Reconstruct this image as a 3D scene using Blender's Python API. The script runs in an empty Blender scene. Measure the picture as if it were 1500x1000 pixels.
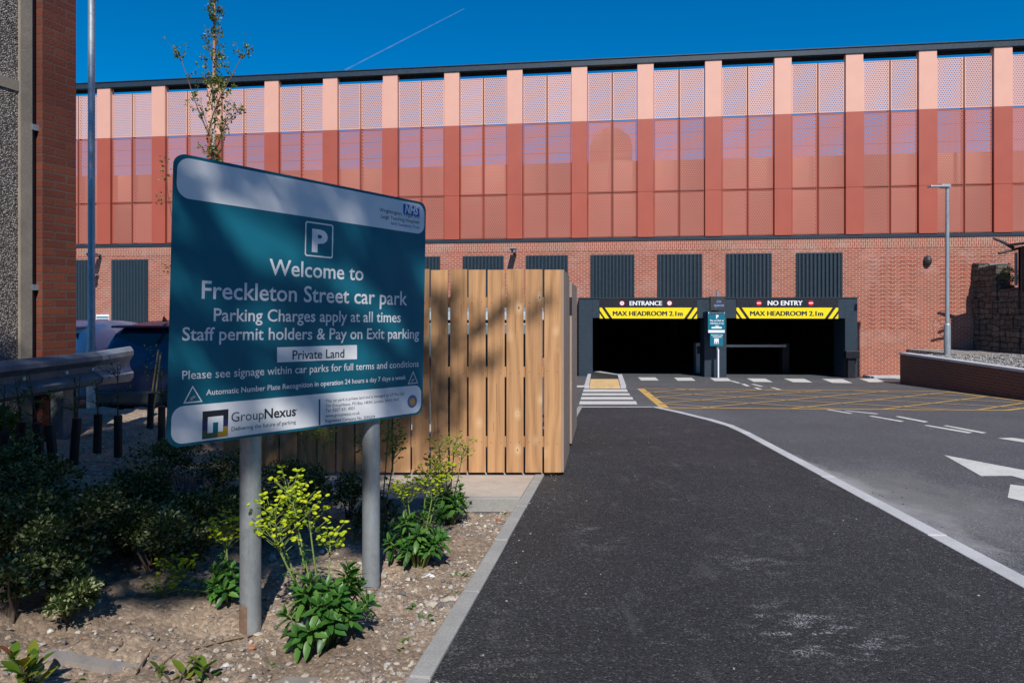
import bpy, bmesh, math, random
from mathutils import Vector, Matrix, noise
R = math.radians
rnd = random.Random(7)
SC = bpy.context.scene
COL = SC.collection

# ------------------------------------------------------------------ camera
cam_d = bpy.data.cameras.new("camera")
cam = bpy.data.objects.new("camera", cam_d); COL.objects.link(cam)
cam.location = (0, 0, 0); cam.rotation_euler = (R(90), 0, 0)
cam_d.sensor_width = 36; cam_d.lens = 24.0
cam_d.shift_y = -0.0333
cam_d.clip_start = 0.05; cam_d.clip_end = 20000
SC.camera = cam

# ------------------------------------------------------------------ sky, sun
SUN_EL = R(45); SUN_AZ = R(7)            # to the right of straight behind the camera
w = bpy.data.worlds.new("World"); SC.world = w; w.use_nodes = True
nt = w.node_tree; nt.nodes.clear()
sky = nt.nodes.new("ShaderNodeTexSky"); sky.sky_type = 'NISHITA'
sky.sun_disc = False; sky.sun_elevation = SUN_EL; sky.sun_rotation = R(180) - SUN_AZ
sky.air_density = 1.0; sky.dust_density = 0.0; sky.ozone_density = 4.0; sky.altitude = 600
hs = nt.nodes.new("ShaderNodeHueSaturation")
hs.inputs['Saturation'].default_value = 1.55; hs.inputs['Value'].default_value = 1.0
bg = nt.nodes.new("ShaderNodeBackground"); bg.inputs['Strength'].default_value = 0.115
wo = nt.nodes.new("ShaderNodeOutputWorld")
nt.links.new(sky.outputs[0], hs.inputs['Color']); nt.links.new(hs.outputs[0], bg.inputs['Color'])
nt.links.new(bg.outputs[0], wo.inputs['Surface'])
sd = bpy.data.lights.new("sun", 'SUN'); sd.energy = 5.0; sd.angle = R(0.53); sd.color = (1.0, 0.96, 0.90)
sun = bpy.data.objects.new("sun", sd); COL.objects.link(sun)
TO_SUN = Vector((math.sin(SUN_AZ)*math.cos(SUN_EL), -math.cos(SUN_AZ)*math.cos(SUN_EL), math.sin(SUN_EL)))
sun.rotation_euler = TO_SUN.to_track_quat('Z', 'Y').to_euler()
SC.view_settings.view_transform = 'Standard'; SC.view_settings.look = 'None'
SC.view_settings.exposure = 0.0; SC.view_settings.gamma = 1.0
SC.view_settings.use_curve_mapping = False
SC.cycles.max_bounces = 8; SC.cycles.transparent_max_bounces = 24

# ------------------------------------------------------------------ geometry of the place
F = 1000.0; CX = 750.0; HY = 450.0
H0 = 1.33; GS = 0.0487
def plane(Y): return -H0 - GS*min(Y, 28.0)
def P(px, py, Y): return Vector(((px-CX)/F*Y, Y, (HY-py)/F*Y))
def G(px, py, dz=0.0):
    Y = H0/((py-HY)/F - GS)
    return Vector(((px-CX)/F*Y, Y, plane(Y)+dz))

# ------------------------------------------------------------------ naming helpers
def tag(o, label=None, cat=None, group=None, kind=None):
    if label: o['label'] = label
    if cat: o['category'] = cat
    if group: o['group'] = group
    if kind: o['kind'] = kind
    return o
def thing(name, label, cat, loc=(0,0,0), rz=0.0, group=None):
    o = bpy.data.objects.new(name, None); COL.objects.link(o)
    o.location = loc; o.rotation_euler = (0,0,rz); o.empty_display_size = 0.2
    return tag(o, label, cat, group)
def copy_tree(o, parent=None):
    c = o.copy(); COL.objects.link(c)
    if parent: c.parent = parent
    for ch in list(o.children): copy_tree(ch, c)
    return c
def xf(o): return Matrix.Translation(o.location) @ Matrix.Rotation(o.rotation_euler.z, 4, 'Z')

class MB:
    def __init__(s): s.v=[]; s.f=[]; s.m=[]; s.sm=[]
    def add(s, vs, fs, mi=0, smooth=False):
        b=len(s.v); s.v += [tuple(v) for v in vs]
        for f in fs:
            s.f.append(tuple(i+b for i in f)); s.m.append(mi); s.sm.append(smooth)
        return s
    def box(s, x0,x1,y0,y1,z0,z1, mi=0, M=None):
        vs=[Vector((x,y,z)) for z in (z0,z1) for y in (y0,y1) for x in (x0,x1)]
        if M: vs=[M@v for v in vs]
        return s.add(vs,[(0,2,3,1),(4,5,7,6),(0,1,5,4),(2,6,7,3),(0,4,6,2),(1,3,7,5)],mi)
    def tube(s, pts, rs, n=10, mi=0, cap=True, smooth=True):
        pts=[Vector(p) for p in pts]
        if not hasattr(rs,'__len__'): rs=[rs]*len(pts)
        vs=[]; fs=[]
        ref=None
        for i,p in enumerate(pts):
            d=(pts[min(i+1,len(pts)-1)]-pts[max(i-1,0)])
            d=d.normalized() if d.length>1e-9 else Vector((0,0,1))
            if ref is None:
                ref=Vector((1,0,0)) if abs(d.x)<.9 else Vector((0,1,0))
            a=(ref-d*ref.dot(d)).normalized(); b=d.cross(a); ref=a
            for k in range(n):
                t=2*math.pi*k/n
                vs.append(p+(a*math.cos(t)+b*math.sin(t))*rs[i])
        for i in range(len(pts)-1):
            for k in range(n):
                k2=(k+1)%n
                fs.append((i*n+k,i*n+k2,(i+1)*n+k2,(i+1)*n+k))
        s.add(vs,fs,mi,smooth)
        if cap:
            m=len(pts)-1
            s.add(vs[:n],[tuple(range(n-1,-1,-1))],mi); s.add(vs[m*n:],[tuple(range(n))],mi)
        return s
    def prism(s, poly, h0, h1, fn, mi=0):
        """poly: 2-D points (ccw seen from +h); fn(a,b,h)->vector"""
        n=len(poly)
        vs=[fn(a,b,h0) for a,b in poly]+[fn(a,b,h1) for a,b in poly]
        fs=[tuple(range(n-1,-1,-1)),tuple(range(n,2*n))]
        for i in range(n):
            j=(i+1)%n; fs.append((i,j,n+j,n+i))
        return s.add(vs,fs,mi)
    def build(s, name, mats, parent=None, world=False, bevel=0.0, subsurf=0):
        if not isinstance(mats,(list,tuple)): mats=[mats]
        vs=s.v
        if parent is not None and world:
            Mi=xf(parent).inverted(); vs=[tuple(Mi@Vector(v)) for v in vs]
        me=bpy.data.meshes.new(name); me.from_pydata(vs,[],s.f)
        for m in mats: me.materials.append(m)
        me.polygons.foreach_set('material_index',s.m)
        me.polygons.foreach_set('use_smooth',s.sm)
        me.update()
        o=bpy.data.objects.new(name,me); COL.objects.link(o)
        if parent is not None: o.parent=parent
        if bevel>0:
            b=o.modifiers.new('bevel','BEVEL'); b.width=bevel; b.segments=2; b.limit_method='ANGLE'; b.angle_limit=R(40)
        if subsurf:
            b=o.modifiers.new('sub','SUBSURF'); b.levels=subsurf; b.render_levels=subsurf
        return o
    # leaves
    def leaf(s, c, d, nrm, L, W, mi=0, fold=.25):
        d=d.normalized(); sd_=d.cross(nrm)
        if sd_.length<1e-4: sd_=d.orthogonal()
        sd_.normalize(); n=sd_.cross(d)
        t=c+d*L; m=c+d*L*.45
        s.add([c,m+sd_*W*.5+n*W*fold,t,m-sd_*W*.5+n*W*fold],[(0,1,2),(0,2,3)],mi)
    def bigleaf(s, c, d, nrm, L, W, droop=.3, mi=0):
        d=d.normalized(); sd_=d.cross(nrm)
        if sd_.length<1e-4: sd_=d.orthogonal()
        sd_.normalize(); n=sd_.cross(d)
        prof=[(0,.08),(.2,.62),(.45,1.0),(.7,.9),(.88,.55),(1,.06)]
        vs=[]
        for t,wd in prof:
            p=c+d*L*t-n*L*droop*t*t
            vs += [p+sd_*W*.5*wd+n*W*.14*wd,p,p-sd_*W*.5*wd+n*W*.14*wd]
        fs=[]
        for i in range(len(prof)-1):
            a=i*3; fs += [(a,a+1,a+4,a+3),(a+1,a+2,a+5,a+4)]
        s.add(vs,fs,mi,True)

def rv(r=rnd):
    while True:
        v=Vector((r.uniform(-1,1),r.uniform(-1,1),r.uniform(-1,1)))
        if .05<v.length<1: return v.normalized()

# ------------------------------------------------------------------ materials
class NT:
    def __init__(s,name):
        s.m=bpy.data.materials.new(name); s.m.use_nodes=True
        s.t=s.m.node_tree; s.b=s.t.nodes['Principled BSDF']; s.out=s.t.nodes['Material Output']
    def n(s,typ,**kw):
        x=s.t.nodes.new(typ)
        for k,v in kw.items():
            if k in x.inputs.keys(): x.inputs[k].default_value=v
            else: setattr(x,k,v)
        return x
    def l(s,a,b): s.t.links.new(a,b)
    def coord(s,kind='Object'): return s.n('ShaderNodeTexCoord').outputs[kind]
    def noise(s,vec,scale,detail=4,rough=.55,dist=0.0):
        x=s.n('ShaderNodeTexNoise'); x.inputs['Scale'].default_value=scale; x.inputs['Detail'].default_value=detail
        x.inputs['Roughness'].default_value=rough; x.inputs['Distortion'].default_value=dist
        if vec is not None: s.l(vec,x.inputs['Vector'])
        return x.outputs['Fac']
    def ramp(s,fac,stops):
        x=s.n('ShaderNodeValToRGB'); e=x.color_ramp.elements
        while len(e)<len(stops): e.new(.5)
        for i,(p,c) in enumerate(stops):
            e[i].position=p; e[i].color=(c[0],c[1],c[2],1) if hasattr(c,'__len__') else (c,c,c,1)
        s.l(fac,x.inputs['Fac']); return x.outputs['Color']
    def mix(s,fac,a,b,mode='MIX'):
        x=s.n('ShaderNodeMix'); x.data_type='RGBA'; x.blend_type=mode
        for sock,v in ((x.inputs[0],fac),(x.inputs[6],a),(x.inputs[7],b)):
            if hasattr(v,'is_linked'): s.l(v,sock)
            elif hasattr(v,'__len__'): sock.default_value=(v[0],v[1],v[2],1)
            else: sock.default_value=v
        return x.outputs[2]
    def math(s,op,a,b=None,c=None):
        x=s.n('ShaderNodeMath'); x.operation=op
        for i,v in enumerate((a,b,c)):
            if v is None: continue
            if hasattr(v,'is_linked'): s.l(v,x.inputs[i])
            else: x.inputs[i].default_value=v
        return x.outputs[0]
    def mapping(s,vec,scale=(1,1,1),rot=(0,0,0),loc=(0,0,0)):
        x=s.n('ShaderNodeMapping'); x.inputs['Scale'].default_value=scale
        x.inputs['Rotation'].default_value=rot; x.inputs['Location'].default_value=loc
        s.l(vec,x.inputs['Vector']); return x.outputs[0]
    def sep(s,vec):
        x=s.n('ShaderNodeSeparateXYZ'); s.l(vec,x.inputs[0]); return x.outputs
    def comb(s,a,b,c=0.0):
        x=s.n('ShaderNodeCombineXYZ')
        for i,v in enumerate((a,b,c)):
            if hasattr(v,'is_linked'): s.l(v,x.inputs[i])
            else: x.inputs[i].default_value=v
        return x.outputs[0]
    def bump(s,h,strength=.3,dist=.01):
        x=s.n('ShaderNodeBump'); x.inputs['Strength'].default_value=strength; x.inputs['Distance'].default_value=dist
        s.l(h,x.inputs['Height']); s.l(x.outputs[0],s.b.inputs['Normal']); return x
    def base(s,c):
        if hasattr(c,'is_linked'): s.l(c,s.b.inputs['Base Color'])
        else: s.b.inputs['Base Color'].default_value=(c[0],c[1],c[2],1)
    def rough(s,r):
        if hasattr(r,'is_linked'): s.l(r,s.b.inputs['Roughness'])
        else: s.b.inputs['Roughness'].default_value=r
    def rnd_island(s): return s.n('ShaderNodeNewGeometry').outputs['Random Per Island']
    def rnd_obj(s): return s.n('ShaderNodeObjectInfo').outputs['Random']

def pmat(name,col,rough=.6,metal=0.0,var=.15,scale=6.0,bump=0.0,bscale=60.0,bdist=.004,spec=None):
    k=NT(name); c=k.coord()
    f=k.noise(c,scale,6)
    lo=[x*(1-var) for x in col]; hi=[min(1,x*(1+var)) for x in col]
    k.base(k.ramp(f,[(.3,lo),(.7,hi)]))
    k.b.inputs['Metallic'].default_value=metal
    k.rough(k.ramp(k.noise(c,scale*2.3,4),[(.3,max(0,rough-.08)),(.7,min(1,rough+.08))]))
    if bump>0: k.bump(k.noise(c,bscale,6),bump,bdist)
    if spec is not None: k.b.inputs['Specular IOR Level'].default_value=spec
    return k.m

def brick_mat(name,c1,c2,mortar,bw=.225,bh=.075,ms=.011,vert=False,bump=.6,efflo=0.0,dirt=0.25):
    k=NT(name); o=k.sep(k.coord())
    u=k.math('ADD',o[0],o[1])
    vec=k.comb(o[2],u) if vert else k.comb(u,o[2])
    b=k.n('ShaderNodeTexBrick'); b.offset=.5; b.squash=1.0
    k.l(vec,b.inputs['Vector']); b.inputs['Scale'].default_value=1.0
    b.inputs['Brick Width'].default_value=bw; b.inputs['Row Height'].default_value=bh
    b.inputs['Mortar Size'].default_value=ms; b.inputs['Mortar Smooth'].default_value=.15
    b.inputs['Bias'].default_value=0.0
    b.inputs['Color1'].default_value=(*c1,1); b.inputs['Color2'].default_value=(*c2,1); b.inputs['Mortar'].default_value=(*mortar,1)
    c=k.coord()
    v=k.noise(c,1.1,5); col=k.mix(k.math('MULTIPLY',v,dirt*1.4),b.outputs['Color'],(c2[0]*.6,c2[1]*.7,c2[2]*.8))
    if efflo>0:
        e=k.ramp(k.noise(k.mapping(c,(.5,.5,.8)),1.0,7,.7),[(.52,0.0),(.72,efflo)])
        col=k.mix(e,col,(.66,.55,.48))
    fine=k.noise(c,55,3)
    col=k.mix(.25,col,k.mix(1.0,col,k.ramp(fine,[(.25,.45),(.75,1.35)]),'MULTIPLY'))
    k.base(col); k.rough(.85)
    h=k.math('MULTIPLY_ADD',b.outputs['Fac'],-1.0,k.math('MULTIPLY',fine,.3))
    k.bump(h,bump,.012)
    return k.m

def asphalt(name,col,agg=220.0,speck=.5,bump=.7,worn=.25,dusty=None):
    k=NT(name); c=k.coord()
    vo=k.n('ShaderNodeTexVoronoi'); vo.inputs['Scale'].default_value=agg; k.l(c,vo.inputs['Vector'])
    cell=k.sep(vo.outputs['Color'])[0]
    a=k.ramp(cell,[(.0,[x*(1-speck) for x in col]),(.6,col),(.93,[x*1.7 for x in col]),(.985,[x*4.5 for x in col])])
    big=k.noise(c,.55,7,.62)
    a=k.mix(1.0,a,k.ramp(big,[(.3,1-worn),(.7,1+worn)]),'MULTIPLY')
    mid=k.noise(k.mapping(c,(3.0,1.0,1)),1.6,8,.7)
    a=k.mix(k.ramp(mid,[(.56,0.0),(.78,.28)]),a,(.2,.2,.2))
    scuff=k.noise(k.mapping(c,(2.2,5.0,1),(0,0,.4)),1.5,10,.78)
    grain=k.noise(c,90,2)
    a=k.mix(k.ramp(k.math('MULTIPLY',scuff,k.math('ADD',.6,k.math('MULTIPLY',grain,.8))),[(.62,0.0),(.80,.6)]),a,(.33,.33,.34))
    if dusty is not None:
        o=k.sep(c)
        for (x0,x1,y0,y1,amt,cc,*fl_) in dusty:
            # wind-blown dust lying along the kerb: pale patch with a ragged edge
            dx=k.math('DIVIDE',k.math('SUBTRACT',o[0],(x0+x1)/2),(x1-x0)/2)
            dy=k.math('DIVIDE',k.math('SUBTRACT',o[1],(y0+y1)/2),(y1-y0)/2)
            r=k.math('SQRT',k.math('ADD',k.math('MULTIPLY',dx,dx),k.math('MULTIPLY',dy,dy)))
            q=k.math('SUBTRACT',1.0,r)
            q=k.math('ADD',q,k.math('MULTIPLY',k.math('SUBTRACT',k.noise(k.mapping(c,(1,.5,1)),3.2,9,.75),.5),1.5))
            m_=k.ramp(q,[(.0,0.0),(.75,amt)])
            if fl_: m_=k.math('MULTIPLY',k.sep(m_)[0],k.sep(k.ramp(k.noise(k.mapping(c,(1.4,.8,1),(0,0,.5)),75,3,.7),[(.48,0.0),(.60,1.0)]))[0]); m_=k.math('MULTIPLY',m_,k.sep(k.ramp(k.noise(k.mapping(c,(1.0,2.6,1),(0,0,.6)),5.5,5,.65),[(.50,0.0),(.60,1.0)]))[0])
            a=k.mix(m_,a,cc)
    k.base(a); k.rough(k.ramp(cell,[(0,.62),(1,.9)]))
    h=k.math('ADD',k.math('MULTIPLY',vo.outputs['Distance'],-1.0),k.math('MULTIPLY',k.noise(c,35,4),.6))
    k.bump(h,bump,.006)
    return k.m

def leafmat(name,stops,rough=.45,trans=.25):
    k=NT(name); r=k.rnd_island()
    c=k.ramp(r,stops); k.base(c); k.rough(rough)
    k.b.inputs['Specular IOR Level'].default_value=.35
    tr=k.n('ShaderNodeBsdfTranslucent'); k.l(k.mix(1.0,c,(1.5,1.7,.6),'MULTIPLY'),tr.inputs['Color'])
    mx=k.n('ShaderNodeMixShader'); mx.inputs[0].default_value=trans
    k.l(k.b.outputs[0],mx.inputs[1]); k.l(tr.outputs[0],mx.inputs[2]); k.l(mx.outputs[0],k.out.inputs['Surface'])
    return k.m

def perforated(name,col,hole=.62,pitch=.082):
    """painted sheet with staggered round holes really cut out by alpha"""
    k=NT(name); o=k.sep(k.coord())
    def dots(du,dv):
        x=k.math('ADD',k.math('DIVIDE',o[0],pitch),du); z=k.math('ADD',k.math('DIVIDE',o[2],pitch*1.732),dv)
        fx=k.math('SUBTRACT',k.math('FRACT',x),.5); fz=k.math('MULTIPLY',k.math('SUBTRACT',k.math('FRACT',z),.5),1.732)
        d=k.math('SQRT',k.math('ADD',k.math('MULTIPLY',fx,fx),k.math('MULTIPLY',fz,fz)))
        return k.math('LESS_THAN',d,hole/2)
    h=k.math('MAXIMUM',dots(0.0,0.0),dots(.5,.5))
    k.base(k.mix(1.0,col,k.ramp(k.rnd_obj(),[(0,.88),(1,1.08)]),'MULTIPLY')); k.rough(.5)
    tr=k.n('ShaderNodeBsdfTransparent'); mx=k.n('ShaderNodeMixShader')
    k.l(h,mx.inputs[0]); k.l(k.b.outputs[0],mx.inputs[1]); k.l(tr.outputs[0],mx.inputs[2]); k.l(mx.outputs[0],k.out.inputs['Surface'])
    return k.m

def woodmat(name,base,pale,dark,grey=0.0):
    k=NT(name); c=k.coord(); rn=k.rnd_obj()
    off=k.comb(k.math('MULTIPLY',rn,37.0),k.math('MULTIPLY',rn,11.0),k.math('MULTIPLY',rn,91.0))
    ad=k.n('ShaderNodeVectorMath'); ad.operation='ADD'; k.l(c,ad.inputs[0]); k.l(off,ad.inputs[1]); v=ad.outputs[0]
    wob=k.noise(k.mapping(v,(2.2,2.2,.9)),1.5,3)
    o=k.sep(v)
    # cathedral grain: distance from a wandering pith line, stretched along the board
    s1=k.math('ADD',k.math('MULTIPLY',o[0],11.0),k.math('MULTIPLY',k.noise(k.mapping(v,(1.0,1.0,.28)),2.0,2),5.0))
    rings=k.math('ADD',k.math('MULTIPLY',k.math('SINE',k.math('MULTIPLY',s1,6.0)),.5),.5)
    fine=k.noise(k.mapping(v,(95,95,2.5)),1.0,5,.6)
    g=k.math('ADD',k.math('MULTIPLY',rings,.24),k.math('MULTIPLY',fine,.76))
    col=k.ramp(g,[(.25,dark),(.52,base),(.85,[x*1.22 for x in base])])
    col=k.mix(k.ramp(k.noise(k.mapping(v,(5,5,.8)),1.0,6,.7),[(.5,0.0),(.75,.35)]),col,[x*.75 for x in dark])
    # pale flares round knots
    vo=k.n('ShaderNodeTexVoronoi'); vo.inputs['Scale'].default_value=1.0; vo.inputs['Randomness'].default_value=.9
    k.l(k.mapping(v,(5.0,5.0,3.0)),vo.inputs['Vector'])
    dist=vo.outputs['Distance']
    fl=k.math('ADD',dist,k.math('MULTIPLY',k.math('SUBTRACT',wob,.5),.34))
    ring=k.ramp(fl,[(.03,0.0),(.07,.62),(.11,.3),(.24,0.0)])
    keep=k.math('GREATER_THAN',k.sep(vo.outputs['Color'])[1],.25)
    col=k.mix(k.math('MULTIPLY',k.sep(ring)[0],keep),col,pale)
    knot=k.ramp(dist,[(.025,.8),(.05,0.0)])
    col=k.mix(k.math('MULTIPLY',k.sep(knot)[0],keep),col,[x*.35 for x in dark])
    col=k.mix(1.0,col,k.ramp(rn,[(0,(.82,.80,.78)),(1,(1.12,1.1,1.08))]),'MULTIPLY')
    if grey>0: col=k.mix(grey,col,(.30,.27,.25))
    k.base(col); k.rough(.72)
    k.bump(fine,.25,.003)
    return k.m

M={}
M['road']=asphalt('road asphalt',(.068,.070,.075),agg=150,speck=.3,bump=.35,worn=.16,
    dusty=[(2.45,3.35,3.9,9.4,1.0,(.40,.40,.41)),(2.3,4.3,3.8,8.0,.5,(.24,.23,.22)),(2.0,4.2,10,15,.2,(.2,.2,.2))])
M['path']=asphalt('path asphalt',(.028,.0285,.030),agg=135,speck=.72,bump=1.0,worn=.3,
    dusty=[(.95,1.75,2.6,3.5,.9,(.50,.50,.52),1),(1.1,1.9,3.6,4.4,.5,(.4,.4,.41),1),(.3,.8,4.0,5.2,.4,(.36,.36,.36),1),(-.5,.25,1.7,3.2,.5,(.40,.35,.30),1)])
M['ground']=asphalt('ground asphalt',(.075,.078,.083))
def concrete(name,col,var=.2):
    k=NT(name); c=k.coord()
    a=k.ramp(k.noise(c,2.2,9,.7),[(.28,[x*(1-var) for x in col]),(.72,[x*(1+var) for x in col])])
    sp=k.noise(c,120,3)
    a=k.mix(.35,a,k.mix(1.0,a,k.ramp(sp,[(.3,.5),(.7,1.4)]),'MULTIPLY'))
    a=k.mix(k.ramp(k.noise(c,5.0,6,.7),[(.58,0.0),(.75,.45)]),a,[x*.5 for x in col])
    k.base(a); k.rough(.88); k.bump(k.noise(c,70,6),.35,.004); return k.m
M['kerb']=concrete('kerb concrete',(.47,.47,.475),.15)
M['edging']=concrete('edging concrete',(.31,.30,.28))
M['slab']=concrete('slab concrete',(.45,.385,.32))
def paint(name,col):
    k=NT(name); c=k.coord()
    wearf=k.noise(c,14,8,.75); vo=k.n('ShaderNodeTexVoronoi'); vo.inputs['Scale'].default_value=150; k.l(c,vo.inputs['Vector'])
    f=k.math('ADD',wearf,k.math('MULTIPLY',k.sep(vo.outputs['Color'])[0],.16))
    a=k.mix(k.ramp(f,[(.66,0.0),(.82,.8)]),k.ramp(k.noise(c,3,5),[(.3,[x*.85 for x in col]),(.7,col)]),(.12,.12,.12))
    k.base(a); k.rough(.75); k.bump(vo.outputs['Distance'],.3,.003); return k.m
M['white_line']=paint('worn white line paint',(.62,.61,.57))
M['yellow_line']=paint('worn yellow line paint',(.60,.37,.10))
M['brick']=brick_mat('new red brick',(.46,.10,.055),(.30,.062,.042),(.50,.36,.26),efflo=.26,ms=.012)
M['soldier']=brick_mat('soldier course brick',(.44,.115,.07),(.33,.085,.055),(.52,.38,.28),vert=True,efflo=.36,ms=.013)
M['brick_dark']=brick_mat('brown retaining brick',(.19,.060,.036),(.14,.045,.029),(.20,.13,.10))
M['brick_old']=brick_mat('old orange brick',(.36,.086,.030),(.17,.034,.018),(.16,.125,.095),ms=.010,bump=1.0,dirt=1.0)
M['slate']=pmat('slate grey cladding',(.021,.037,.053),.45,var=.08)
M['slate_dark']=pmat('dark slate trim',(.018,.032,.048),.45,var=.1)
M['red']=pmat('terracotta panel paint',(.39,.082,.048),.5,var=.05,scale=1.0)
M['pink']=pmat('salmon panel paint',(.71,.37,.275),.5,var=.04,scale=1.0)
M['mesh_red']=perforated('red perforated sheet',(.50,.16,.11),.52)
M['mesh_pink']=perforated('pink perforated sheet',(.66,.36,.28),.52)
M['mull']=pmat('dark red mullion',(.16,.045,.03),.6,var=.05)
M['inner']=pmat('pale blockwork',(.50,.29,.21),.85,var=.1,scale=.6)
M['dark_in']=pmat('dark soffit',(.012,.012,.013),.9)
M['black']=pmat('black board',(.010,.010,.016),.45,var=.05)
M['yellow']=pmat('yellow board',(.86,.68,.004),.45,var=.03)
M['white']=pmat('white vinyl',(.80,.81,.83),.4,var=.02)
M['red_sign']=pmat('red vinyl',(.70,.012,.03),.4,var=.03)
M['teal']=pmat('teal sign face',(.010,.14,.205),.42,var=.06,scale=1.5,spec=.2)
M['teal_txt']=pmat('teal lettering',(.004,.03,.055),.45,var=.03)
M['ink']=pmat('black lettering',(.012,.014,.022),.5,var=.03)
M['nhs']=pmat('blue vinyl',(.005,.06,.42),.4,var=.03)
M['orange']=pmat('orange vinyl',(.65,.33,.02),.4,var=.03)
M['navy']=pmat('navy vinyl',(.02,.02,.12),.4,var=.03)
M['olive']=pmat('olive vinyl',(.05,.09,.06),.4,var=.03)
M['mustard']=pmat('mustard vinyl',(.38,.24,.02),.4,var=.03)
M['alu']=pmat('sign back aluminium',(.45,.46,.47),.4,metal=.8)
def galv(name,col=(.40,.44,.47),metal=.55):
    k=NT(name); c=k.coord()
    vo=k.n('ShaderNodeTexVoronoi'); vo.inputs['Scale'].default_value=38; k.l(c,vo.inputs['Vector'])
    cell=k.sep(vo.outputs['Color'])[0]
    f=k.math('ADD',k.math('MULTIPLY',cell,.10),k.noise(k.mapping(c,(1,1,.35)),9,8,.72))
    a=k.ramp(f,[(.35,[x*.62 for x in col]),(.65,col),(.95,[min(1,x*1.35) for x in col])])
    st=k.noise(k.mapping(c,(30,30,1.2)),1.0,6)
    a=k.mix(k.ramp(st,[(.58,0.0),(.75,.4)]),a,(.2,.2,.19))
    k.base(a); k.b.inputs['Metallic'].default_value=metal
    k.rough(k.ramp(f,[(.3,.62),(.9,.42)])); return k.m
M['galv']=galv('galvanised steel'); M['galv_dark']=galv('weathered galvanised steel',(.20,.22,.24),.25)
M['mud']=pmat('dried brown mud',(.20,.125,.085),.9,var=.3,scale=20,bump=.5)
M['wood']=woodmat('fence timber',(.47,.262,.122),(.74,.54,.34),(.33,.165,.072))
M['wood_grey']=woodmat('weathered fence edge',(.33,.22,.15),(.5,.4,.3),(.22,.14,.09),grey=.45)
M['wood_rail']=woodmat('fence rail timber',(.50,.29,.14),(.62,.42,.24),(.30,.15,.06))
def soilmat():
    k=NT('dry stony soil'); c=k.coord()
    a=k.ramp(k.noise(c,1.6,9,.68),[(.28,(.185,.13,.09)),(.5,(.30,.22,.155)),(.75,(.42,.325,.235))])
    vo=k.n('ShaderNodeTexVoronoi'); vo.inputs['Scale'].default_value=70; k.l(c,vo.inputs['Vector'])
    cell=k.sep(vo.outputs['Color'])[0]
    a=k.mix(.55,a,k.mix(1.0,a,k.ramp(cell,[(0,.45),(.6,1.0),(1,1.7)]),'MULTIPLY'))
    a=k.mix(k.ramp(k.noise(c,26,6,.7),[(.56,0.0),(.7,.6)]),a,(.11,.08,.06))
    k.base(a); k.rough(.95)
    h=k.math('ADD',k.noise(c,45,8,.7),k.math('MULTIPLY',vo.outputs['Distance'],-.25))
    k.bump(h,.9,.014); return k.m
M['soil']=soilmat()
def stonemat(name,stops,rough=.85):
    k=NT(name); c=k.ramp(k.rnd_island(),stops); n_=k.noise(k.coord(),60,5)
    k.base(k.mix(.5,c,k.mix(1.0,c,k.ramp(n_,[(.3,.55),(.7,1.35)]),'MULTIPLY'))); k.rough(rough); k.bump(n_,.4,.003); return k.m
M['stone']=stonemat('mixed stones',[(0,(.20,.15,.12)),(.3,(.33,.27,.215)),(.6,(.44,.385,.32)),(.74,(.08,.08,.09)),(.82,(.28,.25,.23)),(.94,(.62,.59,.53)),(1,(.34,.12,.06))])
M['chips']=stonemat('pale loose chips',[(0,(.05,.05,.05)),(.6,(.16,.15,.14)),(1,(.42,.40,.36))])
M['varieg']=leafmat('variegated leaf',[(0,(.018,.034,.010)),(.4,(.040,.068,.017)),(.65,(.085,.125,.035)),(.85,(.26,.31,.13)),(1,(.48,.48,.30))],.42,.2)
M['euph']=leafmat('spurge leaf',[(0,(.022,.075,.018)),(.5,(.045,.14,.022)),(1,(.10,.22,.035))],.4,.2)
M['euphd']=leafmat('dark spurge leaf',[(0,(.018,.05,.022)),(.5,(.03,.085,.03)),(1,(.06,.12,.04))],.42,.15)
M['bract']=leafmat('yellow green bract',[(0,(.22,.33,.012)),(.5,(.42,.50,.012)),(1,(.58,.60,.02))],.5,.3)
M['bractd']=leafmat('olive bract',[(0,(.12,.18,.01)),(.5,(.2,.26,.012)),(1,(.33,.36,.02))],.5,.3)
M['stemg']=pmat('green stem',(.16,.22,.06),.6,var=.2,scale=15)
M['stemb']=pmat('brown stem',(.085,.06,.045),.8,var=.3,scale=25)
M['photinia']=leafmat('glossy reddish leaf',[(0,(.05,.10,.012)),(.5,(.12,.19,.02)),(.8,(.22,.20,.02)),(1,(.20,.06,.015))],.18,.25)
M['weed']=leafmat('weed leaf',[(0,(.05,.11,.02)),(1,(.12,.22,.045))],.5,.25)
M['hedge']=leafmat('hedge leaf',[(0,(.04,.08,.018)),(1,(.14,.23,.04))],.45,.3)
M['tree']=leafmat('broad leaf',[(0,(.035,.07,.018)),(1,(.09,.15,.035))],.45,.25)
M['birchl']=leafmat('birch leaf',[(0,(.05,.075,.014)),(.5,(.11,.15,.025)),(.85,(.22,.25,.06)),(1,(.38,.40,.14))],.45,.35)
def birchbark():
    k=NT('birch bark'); c=k.coord()
    z=k.sep(c)[2]
    a=k.ramp(k.noise(k.mapping(c,(14,14,22)),1.0,6,.7),[(.36,(.13,.08,.055)),(.46,(.62,.52,.44)),(.7,(.80,.74,.68))])
    top=k.ramp(k.math('DIVIDE',z,6.0),[(.5,0.0),(.72,.9)])
    a=k.mix(top,a,(.36,.15,.07))
    k.base(a); k.rough(.7); return k.m
M['birch']=birchbark()
M['twig']=pmat('birch twig',(.16,.075,.055),.7,var=.2)
M['bark']=pmat('tree bark',(.09,.07,.055),.9,var=.3,scale=10,bump=.6,bscale=30,bdist=.02)
M['guard']=pmat('black tree guard',(.011,.011,.012),.55,var=.15)
M['cane']=pmat('bamboo cane',(.55,.38,.16),.6,var=.2,scale=20)
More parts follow.
